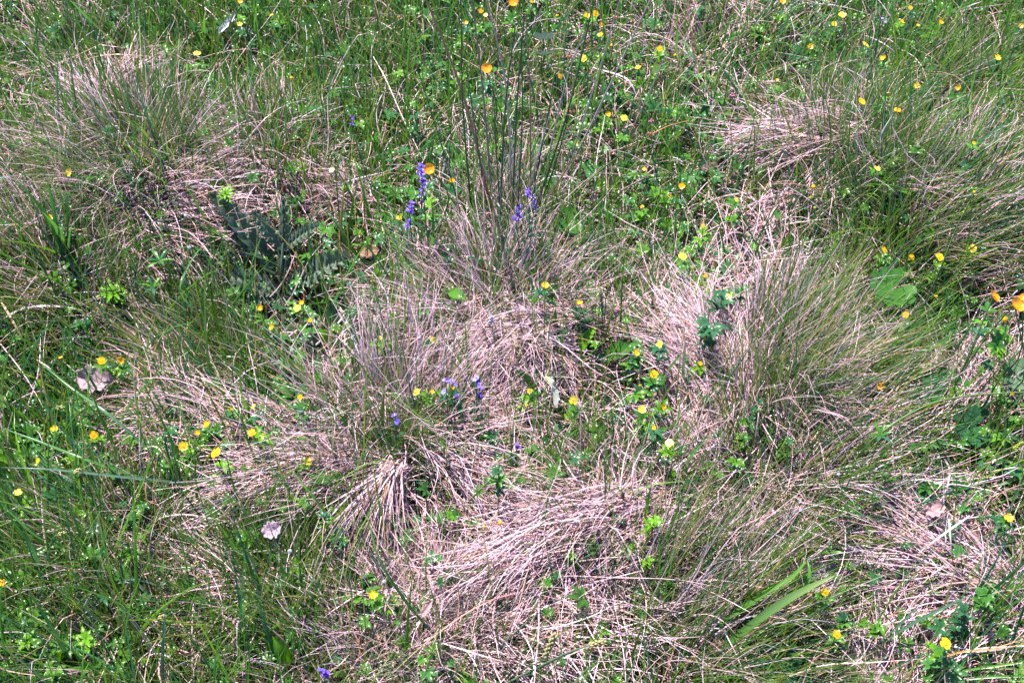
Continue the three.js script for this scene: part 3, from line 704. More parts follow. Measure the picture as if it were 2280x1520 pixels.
const BUDS = [
  [888, 38, 9, 'tiny yellow bud on a thin stem between the top left grass and the rushes', { yellow: 1 }],
  [649, 174, 11, 'yellowish bud right of the pale flower near the straw plumes', { yellow: 1 }],
  [1363, 101, 10, 'orange bud under the row of flowers right of the rush stems', { orange: 1 }],
  [1241, 35, 9, 'orange bud above right of the grey scalloped leaves', { orange: 1 }],
  [1503, 123, 9, 'small orange bud at the foot of the dark hollow at the top', { orange: 1 }],
  [1543, 597, 12, 'green-yellow bud between the pale flower and the dark leafy herb', {}],
  [1812, 416, 13, 'cream bud on a stem above the long shaded tussock', { yellow: 1, h: .12 }],
  [1806, 441, 11, 'green-yellow bud just under the cream bud', { h: .11 }],
  [1815, 463, 10, 'small green bud below the green-yellow one', { h: .1 }],
  [2170, 428, 10, 'yellow bud at the tip of the tall budding stem at the right', { yellow: 1, h: .2 }],
  [2156, 461, 9, 'upper green bud of the tall budding stem at the right', { h: .18 }],
  [2147, 473, 9, 'lower green bud of the tall budding stem at the right', { h: .18 }],
  [2238, 711, 19, 'round yellow bud below the biggest buttercup', { yellow: 1, h: .14 }],
  [2086, 660, 9, 'small yellow bud right of the broad round leaf', { yellow: 1 }],
  [1426, 859, 11, 'pale bud on a herb left below the flower over the dark red hollow', {}],
  [1173, 903, 9, 'orange bud below the small flower left of the white bent leaf', { orange: 1 }],
  [2255, 877, 12, 'yellow bud on the long bent stem at the right edge', { yellow: 1, h: .12 }],
  [1867, 1056, 9, 'whitish bud over the straw of the olive tussock', { white: 1, h: .12 }],
  [1803, 1325, 11, 'yellow-green bud left of the flower by the broad arching blade', { yellow: 1 }],
  [1113, 1165, 13, 'yellow-green bud above the bright straw mound', { yellow: 1 }],
  [1080, 1174, 10, 'small yellow bud left of the yellow-green one above the straw mound', { yellow: 1 }],
  [413, 480, 9, 'cream bud at the end of the bent green stem over the domed straw mat', { white: 1, h: .14 }],
  [421, 551, 10, 'pale bud at the end of the nodding stem beside the straw mat', { white: 1, h: .13 }],
  [645, 1227, 13, 'pale half-open bud right of the small grey dry leaf', { white: 1, h: .10 }],
  [855, 1295, 12, 'pinkish pale bud above the flower left of the straw bundle', { white: 1, h: .07 }],
];
for (const [x, y, d, label, o] of BUDS) bud(x, y, d, label, o);

// ------------------------------------------------------------------ violet flower spikes
const wingFlower = (() => {   // two spread wings and a small fringed tube
  const wing = (s) => { const g = sheet(4, 3, (u, v) => [u * 1.0, .12 * sin(u * 3) + .05 * abs(v), v * .40 * Math.pow(sin(PI * (.08 + .86 * u)), .8)]); g.rotateY(s * .75); g.rotateX(s * .35); return g; };
  return { wings: mergeGeometries([wing(1), wing(-1)]), tube: (() => { const gs = [sheet(4, 4, (u, v) => [u * .75, .16 * cos(v * PI) + .05, .16 * sin(v * PI)])]; for (let k = 0; k < 5; k++) { const g = sheet(2, 1, (u, v) => [.72 + .26 * u, .06 + .10 * u, v * .03]); g.rotateX((k - 2) * .35); gs.push(g); } return mergeGeometries(gs); })() };
})();
function violetSpike(top, bottom, n, size, mat_, label, o = {}) {   // photo px of the flowering part's two ends
  const h = o.h ?? .13, a = at(top[0], top[1], h), dy = (bottom[1] - top[1]) / pxPerMetre(a) / .62, b = at(bottom[0], bottom[1], max(.02, h - dy)), s = size / pxPerMetre(a) * .7;
  const foot = V(b.x + gauss() * .012, 0, b.z + gauss() * .012); foot.y = H(foot.x, foot.z);
  const t = thing('violet_flower_spike', label, 'wildflower', foot, 'violet flower spikes');
  part('stem', stalk(relative([foot, b, a], foot), .0009, .0005, 5, 10), M.stemDark, t);
  for (let k = 0; k < n; k++) {
    const f = n > 1 ? k / (n - 1) : .5, p = b.clone().lerp(a, f).add(V(gauss() * .0022, 0, gauss() * .0022)), f_ = new THREE.Group();
    f_.name = 'flower'; t.add(f_);
    f_.position.copy(p).sub(foot); f_.rotation.set(gauss() * .5, k * 2.4 + gauss() * .4, rr(.0, .6) - (f < .3 ? .5 : 0)); f_.scale.setScalar(s * (1 - .25 * f) * rr(.85, 1.15));
    part('wings', wingFlower.wings, R() < .25 ? M.violetDeep : mat_, f_); part('tube', wingFlower.tube, o.white || R() < .3 ? M.whiteTip : mat_, f_);
    keepOpen(p, size * .8);
  }
  for (let k = 0; k < 5; k++) { const m = part('leaf', SLIM, M.herb[2], t); m.position.copy(foot.clone().lerp(b, .2 + .15 * k)).sub(foot); m.rotation.set(0, R() * 6.3, rr(.3, .9)); m.scale.setScalar(rr(.012, .018)); }
}
const SLIM = sheet(6, 2, (u, v) => [u, .12 * sin(u * 2.6) + .12 * abs(v) * .2, v * .11 * Math.pow(sin(PI * (.05 + .93 * u)), .8)]);
violetSpike([937, 366], [940, 408], 13, 15, M.violet, 'dense top cluster of the tall violet spike beside the orange buttercup', { h: .19 });
violetSpike([942, 420], [938, 446], 7, 13, M.violet, 'blue-violet cluster right under the tall dense violet spike', { h: .14 });
violetSpike([919, 450], [912, 472], 8, 13, M.violet, 'violet spike left below the tall dense one', { h: .13 });
violetSpike([912, 488], [906, 508], 6, 12, M.violet, 'lowest violet spike of the group left of the rush clump', { h: .10 });
violetSpike([1172, 422], [1174, 436], 6, 12, M.violet, 'upper violet head among the rush feet', { h: .15 });
violetSpike([1190, 440], [1188, 466], 7, 11, M.violet, 'right violet spike among the rush feet', { h: .14 });
violetSpike([1158, 460], [1150, 492], 12, 12, M.violet, 'densest violet spike among the rush feet, in front', { h: .12 });
violetSpike([990, 848], [992, 852], 2, 15, M.violetPale, 'upper left pale violet flower right of the large pink straw tussock', { h: .11, white: 1 });
violetSpike([1007, 846], [1006, 858], 3, 15, M.violet, 'upper middle pale violet flower right of the large pink straw tussock', { h: .11 });
violetSpike([989, 872], [985, 880], 3, 16, M.violetPale, 'whitish violet flower lowest left in the pale violet group', { h: .08, white: 1 });
violetSpike([1014, 880], [1013, 884], 2, 12, M.violet, 'small violet flower lowest in the pale violet group', { h: .07 });
violetSpike([1060, 840], [1061, 850], 3, 15, M.violetPale, 'upper flower of the right stem in the pale violet group', { h: .11, white: 1 });
violetSpike([1068, 862], [1065, 884], 5, 15, M.violet, 'lower flowers of the right stem in the pale violet group', { h: .09 });
violetSpike([880, 926], [882, 932], 3, 15, M.violet, 'single violet flower in front of the pink straw tussock', { h: .12 });
violetSpike([1150, 990], [1151, 998], 4, 10, M.violet, 'small dark violet flower right of the large pink straw tussock', { h: .06 });
violetSpike([718, 1492], [726, 1502], 10, 14, M.violet, 'vivid violet flower head at the bottom edge', { h: .08 });
violetSpike([1964, 40], [1966, 46], 3, 11, M.violetPale, 'pale lilac flower near the top right', { h: .07, white: 1 });
violetSpike([781, 262], [783, 280], 7, 9, M.violetDeep, 'dark purple seed-like head on a thin stem left of the rushes', { h: .13 });

// ------------------------------------------------------------------ leafy herbs with fingered leaves
function herb(px, py, dia, n, label, o = {}) {
  const h = o.h ?? .045, top = at(px, py, h), s = dia / pxPerMetre(top) / 2, foot = V(top.x + gauss() * .01, 0, top.z - .004); foot.y = H(foot.x, foot.z);
  const t = thing('leafy_herb', label, 'leafy herb', foot, 'leafy herbs between the tussocks');
  part('stem', stalk(relative([foot, foot.clone().lerp(top, .5).add(V(.002, 0, .002)), top], foot), .001, .0006, 5, 6), M.stemGreen, t);
  const g = o.slim ? SLIM : o.toothed ? HERB_BIG[1] : HERB_BIG[0];
  for (let k = 0; k < n; k++) {
    const f = o.slim ? 1 : rr(.55, 1), m = part('leaf', g, M.herb[o.tone ?? floor(R() * 3)], t);
    m.position.copy(foot.clone().lerp(top, f)).sub(foot); m.rotation.set(gauss() * .25, (k + gauss() * .25) / n * 2 * PI, rr(-.05, .45) + (o.up ?? 0)); m.scale.setScalar(s * rr(.8, 1.1) * (o.slim ? 1.1 : 1));
  }
  keepOpen(top, dia * .4, .6);
}
const HERB_BIG = [palmateLeaf(3, .95, .34, .8, .5), palmateLeaf(5, 1.0, .30, 1.5, .7)];
const HERBS = [
  [1110, 1045, 70, 5, 'tall fingered green sprig on a slanting stem above the bright straw mound', { h: .11, toothed: 1 }],
  [938, 1078, 66, 7, 'dark green leafy rosette in the hollow right of the hanging straw', { h: .05, toothed: 1, tone: 2 }],
  [720, 1150, 52, 6, 'leafy sprig right of the small grey dry leaf', { h: .08 }],
  [760, 1200, 46, 6, 'leafy sprig below right of the small grey dry leaf', { h: .06 }],
  [820, 1285, 56, 6, 'leafy clump just above the lone flower at the lower middle', { h: .05 }],
  [815, 1345, 44, 3, 'grey-green fingered leaf just under the lone flower at the lower middle', { h: .04, toothed: 1, tone: 2 }],
  [1455, 1150, 62, 6, 'bright yellow-green sprig right of the thin straw tussock at the lower middle', { h: .09, tone: 3 }],
  [1440, 1245, 52, 6, 'bright sprig at the right end of the bright straw mound', { h: .07, tone: 3 }],
  [1490, 1300, 52, 6, 'dark sprig at the foot of the lower right tussock', { h: .06 }],
  [1580, 690, 74, 4, 'dark star-leaved herb in front of the big straw tussock', { h: .12, tone: 2, toothed: 1 }],
  [1610, 635, 86, 5, 'herb with spreading dark leaves under two pale flowers', { h: .11, tone: 2 }],
  [1590, 730, 76, 4, 'lowest dark herb leaf cluster left of the big straw tussock', { h: .10, tone: 2 }],
  [1530, 502, 52, 3, 'three-lobed dark green leaf below the dark brown dry leaf', { h: .05, tone: 2 }],
  [1545, 540, 46, 5, 'leafy sprig below the three-lobed dark leaf', { h: .05 }],
  [1655, 625, 50, 5, 'leafy sprig on top of the pale straw right of the dark herb', { h: .10 }],
  [990, 985, 30, 5, 'small grey-green sprig in front of the large pink straw tussock', { h: .09 }],
  [500, 425, 52, 6, 'feathery yellow-green sprig above the domed straw mat', { h: .08, toothed: 1, tone: 3 }],
  [235, 625, 80, 7, 'feathery bright green sprig right of the brown-based tussock', { h: .08, toothed: 1, tone: 3 }],
  [185, 720, 70, 7, 'dark leafy clump left above the large dry leaf', { h: .06 }],
  [270, 660, 60, 6, 'leafy clump between the left tussock and the thistle', { h: .05 }],
  [120, 60, 50, 7, 'grey-green starry sprig in the top left corner', { h: .08, tone: 2 }],
  [50, 90, 44, 6, 'starry sprig at the left edge near the top', { h: .06, tone: 2 }],
  [10, 180, 40, 5, 'bright leafy sprig cut by the left edge', { h: .05, tone: 1 }],
  [245, 30, 44, 6, 'bluish-green sprig at the top between two green tufts', { h: .06, tone: 2 }],
  [925, 258, 46, 3, 'grey-green three-fingered leaf left of the rush stems', { h: .07, tone: 2 }],
  [970, 488, 42, 3, 'greyish fan-shaped leaf right of the violet spikes', { h: .05, tone: 2, toothed: 1 }],
  [1410, 800, 62, 6, 'leafy herb under the flower on the dark broad leaf', { h: .06 }],
  [1425, 870, 62, 6, 'leafy herb left of the flower over the dark red hollow', { h: .05 }],
  [1395, 885, 46, 5, 'dark sprig between the white bent leaf and the open flower', { h: .05 }],
  [1230, 640, 34, 5, 'sprig just under the flower right of the central tussock', { h: .05 }],
  [1230, 668, 52, 5, 'leafy sprig left of the flower by the black seed heads', { h: .05 }],
  [1395, 720, 40, 4, 'bright three-lobed sprig right of the pink clover-like head', { h: .07, tone: 1 }],
  [1640, 1020, 70, 7, 'leafy clump between the bright straw and the olive tussock', { h: .07 }],
  [1655, 970, 50, 5, 'leafy sprig at the left foot of the olive tussock crown', { h: .07 }],
  [1690, 880, 40, 5, 'sprig growing through the straw left of the olive tussock', { h: .09 }],
  [1975, 800, 60, 6, 'bright leafy herb above the lone flower on the right', { h: .06, tone: 1 }],
  [1950, 880, 56, 6, 'leafy herb just below the lone flower on the right', { h: .05, tone: 0 }],
  [2065, 1085, 70, 8, 'leafy patch left above the pink dry leaf', { h: .05, tone: 0 }],
  [2260, 930, 50, 5, 'bright leafy sprig at the right edge below the bent stem', { h: .06, tone: 1 }],
  [2200, 1320, 80, 7, 'large leafy herb with a reddish stem at the lower right edge', { h: .08, tone: 0 }],
  [2150, 1360, 76, 6, 'dark leafy herb above the largest lower right flower', { h: .07, tone: 2 }],
  [2130, 1400, 60, 6, 'leafy herb behind the largest lower right flower', { h: .05 }],
  [1850, 1230, 60, 4, 'pale green fingered sprig on the shaded straw at the lower right', { h: .06, slim: 1 }],
  [1880, 1380, 60, 6, 'leafy stem between the two lower right flowers', { h: .06 }],
  [1860, 1440, 46, 6, 'leafy foot of the lower flower beside the broad arching blade', { h: .04 }],
  [1960, 1390, 66, 5, 'upright bright sprig right of the two lower right flowers', { h: .07, tone: 1 }],
  [190, 1420, 70, 6, 'shining bright green leaves left of the bottom sedge stems', { h: .06, tone: 3 }],
  [60, 1430, 80, 6, 'backlit yellow-green leaves in the lower left corner', { h: .05, tone: 3 }],
  [230, 1330, 60, 6, 'leafy clump in the dark hollow at the lower left', { h: .04, tone: 2 }],
  [650, 1420, 50, 5, 'sprig right of the yellow-green oval leaf', { h: .06, tone: 0 }],
  [650, 880, 70, 8, 'dense leafy patch left of the heart-shaped flower', { h: .05, tone: 0 }],
  [620, 830, 60, 7, 'leafy patch between the bright tuft and the pink straw tussock', { h: .05, tone: 0 }],
  [480, 960, 60, 7, 'leafy patch within the lower left flower clump', { h: .04, tone: 0 }],
  [70, 960, 80, 7, 'leafy patch left of the edge-on flower', { h: .05, tone: 0 }],
  [880, 430, 70, 6, 'leafy patch left of the violet spikes', { h: .04, tone: 0 }],
  [1420, 480, 70, 7, 'leafy patch in the shade right of the rush feet', { h: .04, tone: 0 }],
  [1780, 120, 70, 7, 'dark leafy patch right of the top hollow', { h: .05, tone: 2 }],
  [1690, 60, 60, 6, 'leafy sprig right of the straw over the top hollow', { h: .06, tone: 1 }],
  [1960, 970, 60, 6, 'slim-leaved whorl on the long slanting stem at the right', { h: .11, slim: 1 }],
  [355, 580, 70, 6, 'slim-leaved whorl under the nodding stem', { h: .09, slim: 1 }],
  [340, 640, 60, 6, 'slim silvery leaves below the nodding stem whorl', { h: .06, slim: 1 }],
];
for (const [x, y, d, n, label, o] of HERBS) herb(x, y, d, n, label, o);

// ------------------------------------------------------------------ round scalloped leaves
function scalloped(lobes, gap, pleat) {
  const p = [], idx = [], A = 72, Rn = 7;
  for (let i = 0; i <= Rn; i++) for (let j = 0; j <= A; j++) {
    const f = j / A, a = gap + f * (2 * PI - 2 * gap), r = i / Rn, lobe = abs(sin(f * lobes * PI)), edge = .80 + .20 * Math.pow(lobe, .5) + .015 * sin(f * lobes * PI * 9);
    const q = r * lerp(1, edge, r);
    p.push(q * cos(a), .30 * r * r + pleat * r * (lobe - .5), q * sin(a));
    if (i < Rn && j < A) { const k = i * (A + 1) + j; idx.push(k, k + A + 1, k + 1, k + 1, k + A + 1, k + A + 2); }
  }
  const g = new THREE.BufferGeometry();
  g.setAttribute('position', new THREE.Float32BufferAttribute(p, 3)); g.setIndex(idx); g.computeVertexNormals();
  return g;
}
const ROUND = [scalloped(7, .35, .16), scalloped(9, .25, .12)];
function roundLeaf(px, py, dia, tilt, spin, mat_, which, label, h = .06, flat = 1) {
  const c = at(px, py, h), s = dia / pxPerMetre(c) / 2, foot = V(c.x + gauss() * .006, 0, c.z - .004); foot.y = H(foot.x, foot.z);
  const t = thing('scalloped_plant', label, 'plant', foot, 'round scalloped leaves');
  const m = part('leaf_blade', ROUND[which], mat_, t); m.position.copy(c).sub(foot); m.scale.set(s, s * flat, s); aim(m, V(...tilt), spin);
  stemUp(t, foot, c, .0009, M.stemGreen, .1, 'leaf_stalk');
  for (let k = 0; k < 7; k++) keepOpen(c.clone().add(V(gauss() * s * .6, 0, gauss() * s * .6)), dia * .3, .45);
}
roundLeaf(1211, 86, 50, [0, .55, -.8], 1.6, M.thistle, 0, 'upper grey-green scalloped leaf right of the rush stems', .10);
roundLeaf(1213, 122, 52, [0, .75, -.6], 1.5, M.thistle, 0, 'lower grey-green scalloped leaf right of the rush stems', .08);
roundLeaf(1985, 645, 112, [.2, 1, .1], .6, M.herb[0], 1, 'broad shiny green round leaf under the row of four flowers', .07, .6);
roundLeaf(2062, 868, 92, [-.3, 1, .2], 2.2, M.herb[2], 1, 'dark folded round leaf right of the lone flower', .035);
roundLeaf(2165, 950, 104, [.2, 1, .3], .3, M.herb[2], 1, 'pale blue-green round leaf at the right below the bent stem', .035, .7);
roundLeaf(2268, 838, 86, [-.1, 1, .1], 3.0, M.greyLeaf, 1, 'round leaf with a pale rim cut by the right edge', .06);
roundLeaf(1738, 1470, 98, [-.2, 1, .3], 4.4, M.herb[2], 1, 'dark blue-green round leaf at the bottom edge beside the lower right tussock', .03, .6);
roundLeaf(1775, 1515, 76, [.2, 1, .2], 1.0, M.herb[2], 1, 'dark round leaf cut by the bottom edge below another', .03, .6);
roundLeaf(1265, 492, 74, [.3, 1, .3], 2.6, M.herb[0], 1, 'green round leaf in the shade right of the rush feet', .05, .6);

// ------------------------------------------------------------------ a rush clump: round stems fanning out of one stool
const px3 = (list) => list.map(([x, y, h]) => at(x, y, h));
{
  const foot = at(1135, 500, 0); foot.y = H(foot.x, foot.z);
  const t = thing('rush_clump', 'clump of tall dark green rush stems rising out of the top of the picture', 'rush', foot);
  const headShape = (() => { const gs = []; for (let k = 0; k < 16; k++) { const g = new THREE.IcosahedronGeometry(.32, 0); g.scale(1, .55, .55); const a = k * 2.4, e = rr(-.6, 1.2); g.rotateY(a); g.translate(.55 * cos(a) * cos(e), .55 * sin(e), -.55 * sin(a) * cos(e)); gs.push(noUv(g)); } return mergeGeometries(gs); })();
  const stems = [   // photo px and height of foot, middle, tip; radius m; material; flower head at px
    [[1030, 490, 0], [985, 330, .15], [925, 138, .32], .0011, 'stemDark'],
    [[1098, 480, 0], [1032, 215, .26], [925, -60, .50], .0019, 'stemRed'],
    [[1098, 490, 0], [1080, 250, .24], [1040, -90, .52], .0014, 'stemBrown'],
    [[1140, 470, 0], [1126, 190, .28], [1070, -50, .48], .0014, 'stemPale'],
    [[1052, 500, 0], [1030, 230, .26], [1028, 30, .43], .0014, 'rush'],
    [[1112, 510, 0], [1126, 230, .28], [1147, 60, .42], .0015, 'rush'],
    [[1140, 510, 0], [1150, 250, .25], [1168, 30, .44], .0014, 'rush'],
    [[1150, 515, 0], [1163, 250, .26], [1160, 80, .40], .0012, 'rush'],
    [[1180, 470, 0], [1181, 230, .22], [1171, 30, .42], .0011, 'stemRed'],
    [[1178, 505, 0], [1258, 270, .22], [1322, 5, .46], .0016, 'rush'],
    [[1262, 380, .02], [1330, 170, .22], [1386, -20, .38], .0012, 'stemPale', [1370, 40, .33]],
    [[1258, 400, .0], [1372, 160, .24], [1462, -30, .40], .0014, 'stemPale'],
    [[1205, 430, .0], [1258, 190, .22], [1302, 68, .34], .0012, 'stemPale', [1266, 128, .28]],
    [[1398, 310, .0], [1440, 220, .10], [1494, 96, .22], .0012, 'stemPale'],
    [[1170, 500, 0], [1212, 300, .18], [1236, 165, .30], .0013, 'rush'],
    [[1195, 520, 0], [1330, 385, .10], [1452, 298, .18], .0013, 'stemGreen', [1447, 299, .18]],
    [[1180, 510, 0], [1235, 370, .13], [1268, 250, .24], .0014, 'rush', [1267, 251, .24]],
    [[1090, 500, 0], [1060, 300, .19], [1040, 160, .33], .0012, 'rush'],
    [[1115, 505, 0], [1105, 330, .17], [1098, 200, .30], .0011, 'rush'],
    [[1128, 500, 0], [1080, 380, .11], [1025, 260, .22], .0012, 'stemPale'],
    [[1160, 500, 0], [1190, 380, .11], [1225, 250, .23], .0010, 'stemPale'],
    [[1080, 510, 0], [1030, 420, .08], [965, 330, .15], .0011, 'stemPale'],
    [[1200, 500, 0], [1230, 430, .06], [1290, 330, .16], .0011, 'stemBrown'],
  ];
  for (const [a, b, c, r, m, hd] of stems) {
    const s = part('stem', stalk(relative(px3([a, b, c]), foot), r * .95, r * .45, 6, 18), M[m], t);
    if (hd) { const p = at(...hd), k = part('flower_head', headShape, M.brownHead, s); k.position.copy(p).sub(foot); k.scale.setScalar(.0048); }
  }
  const b = new Blades(foot);
  for (let k = 0; k < 260; k++) { const x = foot.x + gauss() * .05, z = foot.z + gauss() * .035, c = R() < .5 ? strawColour() : greenColour(); b.add(x, H(x, z), z, PI / 2 + gauss() * 1.8, rr(1, 1.55), rr(0, .7), rr(.06, .16), rr(.0012, .0022), c, c, { seg: 5, curl: gauss() * .3 }); }
  part('old_sheaths', b.geometry(), M.straw, t).userData.kind = 'stuff';
  tag(part(numbered('dry_rush'), stalk(px3([[1452, 298, .18], [1490, 280, .19], [1535, 268, .2]]), .0008, .0004), M.orangeStem, scene), 'orange end of the rush stem with a brown knot, pointing right', 'rush');
}

// ------------------------------------------------------------------ the thistle rosette: grey-green leaves with toothed lobes
function lobedLeaf(n, depth, wave) {
  return sheet(72, 8, (u, v) => {
    const ph = u * n, f = ph - floor(ph), tooth = Math.pow(abs(sin(PI * ph)), .8), env = Math.pow(sin(PI * (.07 + .90 * Math.pow(u, .8))), .75);
    const w = env * (.16 + .84 * tooth), s = abs(v);
    const spine = .10 * s * s * s * (abs(f - .5) < .2 ? 1 : 0);
    return [u + .13 * s * s * env + spine * .2, wave * sin(ph * 2 * PI + 1) * s * env + .10 * s * s - .12 * u * u + .30 * u * (1 - u), v * (w * .5 + spine * .12)];
  });
}
const LOBED = [lobedLeaf(8, .8, .012), lobedLeaf(7, .9, .016), lobedLeaf(9, .7, .010)];
function along(m, a, b, width, up, o) {   // lay a unit leaf from a to b
  const X = b.clone().sub(a), len = X.length(), x = X.clone().normalize(), z = x.clone().cross(up).normalize(), y = z.clone().cross(x).normalize();
  m.matrixAutoUpdate = true;
  const q = new THREE.Quaternion().setFromRotationMatrix(new THREE.Matrix4().makeBasis(x, y, z));
  m.quaternion.copy(q); m.position.copy(a).sub(o); m.scale.set(len, len, width);
}
{
  const foot = at(622, 640, 0); foot.y = H(foot.x, foot.z);
  const t = thing('thistle', 'grey-green thistle rosette with spiny lobed leaves left of the centre', 'thistle', foot);
  const leaves = [   // foot px h, tip px h, width px, up, label
    [[622, 640, .015], [632, 445, .08], 40, [.3, .2, 1], 'upright dark leaf'],
    [[612, 620, .02], [470, 430, .06], 66, [.3, 1, .2], ''],
    [[640, 655, .02], [772, 568, .06], 84, [-.2, 1, .3], 'leaf shining almost white in the sun'],
    [[622, 650, .02], [492, 612, .045], 70, [0, 1, .3], ''],
    [[628, 660, .015], [556, 668, .025], 44, [0, 1, .4], ''],
    [[630, 662, .02], [648, 690, .02], 40, [0, 1, .3], ''],
    [[615, 600, .03], [520, 520, .05], 56, [0, 1, .2], ''],
    [[628, 560, .05], [562, 470, .09], 44, [0, 1, .3], ''],
    [[630, 560, .05], [705, 500, .07], 44, [0, 1, .3], ''],
    [[640, 630, .03], [720, 625, .05], 50, [0, 1, .3], ''],
    [[622, 650, .02], [530, 640, .04], 56, [0, 1, .3], ''],
  ];
  leaves.forEach(([a, b, w, up, label], k) => {
    const pa = at(...a), pb = at(...b), m = part('leaf', LOBED[k % 3], M.thistle, t);
    along(m, pa, pb, w * .8 / pxPerMetre(pa), V(...up), foot);
    if (label) m.userData.label = label;
    const rib = part('midrib', stalk([V(0, .012, 0), V(.5, .06, 0), V(1, -.10, 0)], .012, .004, 5, 6), M.whiteTip, m);
    rib.scale.set(1, 1, .5);
    for (let f = .1; f <= 1; f += .12) keepOpen(pa.clone().lerp(pb, f), w * .27, .6);
  });
  part('stem', stalk(relative(px3([[622, 650, 0], [626, 600, .05], [630, 540, .08]]), foot), .0022, .0015, 6, 6), M.thistle, t);
}

// ------------------------------------------------------------------ dry fallen leaves
function dryLeaf(px, py, len, wid, deg, tone, curlUp, label, h = .03) {
  const c = at(px, py, h), s = 1 / pxPerMetre(c), sd = px * .37 + py * .11;
  const g = sheet(18, 12, (u, v) => {
    const w = Math.pow(sin(PI * (.06 + .88 * u)), .65) * (1 + .14 * sin(u * 23 + sd) * abs(v)), cr = (fbm(u * 4 + sd, v * 2.5 + sd) - .5);
    return [(u - .5) * len * s + .06 * len * s * cr, (curlUp * (v * v * .5 + (u - .5) ** 2 * .9) + cr * .30 + .05 * abs(v) ** .5) * wid * s, v * w * wid * s * .5];
  }, (u, v) => { const k = .75 + .5 * fbm(u * 9 + sd, v * 7), vein = abs(v) < .05 || abs((u * 6 + abs(v) * 1.4) % 1 - .5) > .46 ? .86 : 1; return tone.map((q) => q * k * vein * .75); });
  const m = part(numbered('dry_leaf'), g, M.dryLeaf, scene);
  m.position.copy(c); m.rotation.set(.28, deg * PI / 180, 0, 'XYZ');
  tag(m, label, 'dry leaf', 'dry fallen leaves');
  for (let k = 0; k < 14; k++) { const a = deg * PI / 180, q = gauss() * .5 * len * s, r = gauss() * .5 * wid * s; keepOpen(c.clone().add(V(cos(a) * q + sin(a) * r, 0, -sin(a) * q + cos(a) * r)), wid * .4, .6); }
}
const PINK = [.36, .25, .28], MAUVE = [.17, .10, .12], BROWN = [.13, .085, .07], ROSE = [.40, .23, .23];
dryLeaf(212, 848, 82, 62, -8, PINK, .5, 'large crumpled grey-pink dry leaf in dark grass at the left', .045);
dryLeaf(605, 1181, 42, 40, 30, [.40, .27, .34], .3, 'small grey-mauve dry leaf standing in green grass at the lower left', .07);
dryLeaf(2080, 1134, 46, 36, 20, ROSE, .4, 'smooth pink dry leaf at the lower right', .05);
dryLeaf(1826, 1276, 70, 46, 8, [.30, .23, .27], .3, 'flat greyish purple dry leaf beside the broad arching blade', .03);
dryLeaf(692, 748, 62, 48, -25, MAUVE, .3, 'dark purple dry leaf below the thistle', .02);
dryLeaf(1578, 372, 48, 36, 10, BROWN, .4, 'dark brown dry leaf at the upper right of the centre', .03);
dryLeaf(276, 440, 58, 36, -30, MAUVE, .4, 'dark mauve dry leaf half hidden left of the domed straw mat', .035);
dryLeaf(506, 54, 64, 15, 58, [.48, .46, .54], .6, 'narrow whitish dry leaf at the top left', .06);
dryLeaf(2092, 222, 84, 20, 48, BROWN, .8, 'dark brown stick-like curled leaf at the top right', .05);
dryLeaf(950, 1356, 42, 16, 60, ROSE, .6, 'narrow rosy dry leaf in the pink straw bundle', .06);
dryLeaf(1500, 880, 44, 34, 10, [.42, .32, .38], .3, 'greyish dry leaf lying left of the brightest pink straw', .015);
dryLeaf(1400, 835, 60, 40, 0, [.16, .05, .05], .3, 'dark red dry leaf in the hollow below the broad dark leaf', .01);
dryLeaf(820, 560, 50, 40, 10, [.26, .15, .09], .3, 'brown dry leaf right of the thistle', .012);

// ------------------------------------------------------------------ single broad blades that stand out of the grass
// photo px and heights along the blade, width px, colour, label
const G1 = [.07, .25, .01], G2 = [.03, .16, .035], G3 = [.12, .33, .006], GB = [.07, .17, .11], PALE = [.55, .56, .48], STRAW = [.62, .46, .44], TAN = [.46, .28, .17];
function bladeGeometry(points, width, o) {
  const curve = new THREE.CatmullRomCurve3(points), n = 22, seed = R() * 9;
  return (c0, c1) => sheet(n, 2, (u, v) => {
    const p = curve.getPoint(u), tg = curve.getTangent(u), side = tg.clone().cross(V(0, 1, 0));
    if (side.length() < .05) side.set(1, 0, 0); side.normalize();
    const roll = o.roll ?? .35 * sin(seed + u * 2), up = side.clone().cross(tg).normalize();
    const s = side.multiplyScalar(cos(roll)).addScaledVector(up, sin(roll));
    const w = width * .5 * (o.blunt ? Math.pow(sin(PI * (.04 + .92 * u)), .5) : Math.pow(1 - Math.pow(u, 2.2), .8) * (.72 + .28 * sin(min(1, u * 2) * PI / 2)));
    return [p.x + s.x * v * w + up.x * abs(v) * w * .35, p.y + s.y * v * w + up.y * abs(v) * w * .35, p.z + s.z * v * w + up.z * abs(v) * w * .35];
  }, (u, v) => mixc(mixc(c0, c1, u), PALE, v === 0 ? .12 : 0).map((k) => k * ALB));
}
function blade(list, w, c0, c1, label, o = {}) {
  const pts = px3(list), foot = pts[0].clone(), width = w * (o.dry ? .68 : .85) / pxPerMetre(pts[floor(pts.length / 2)]);
  const m = part(numbered(o.name || 'tall_grass'), bladeGeometry(relative(pts, foot), width, o)(c0, c1), o.dry ? M.straw : M.green, scene);
  m.position.copy(foot);
  tag(m, label, o.cat || (o.dry ? 'straw' : 'grass'), null);
  const curve = new THREE.CatmullRomCurve3(pts);
  for (let k = 2; k < 20; k++) keepOpen(curve.getPoint(k / 20), max(6, w * .8), o.dry ? .5 : .8);
}
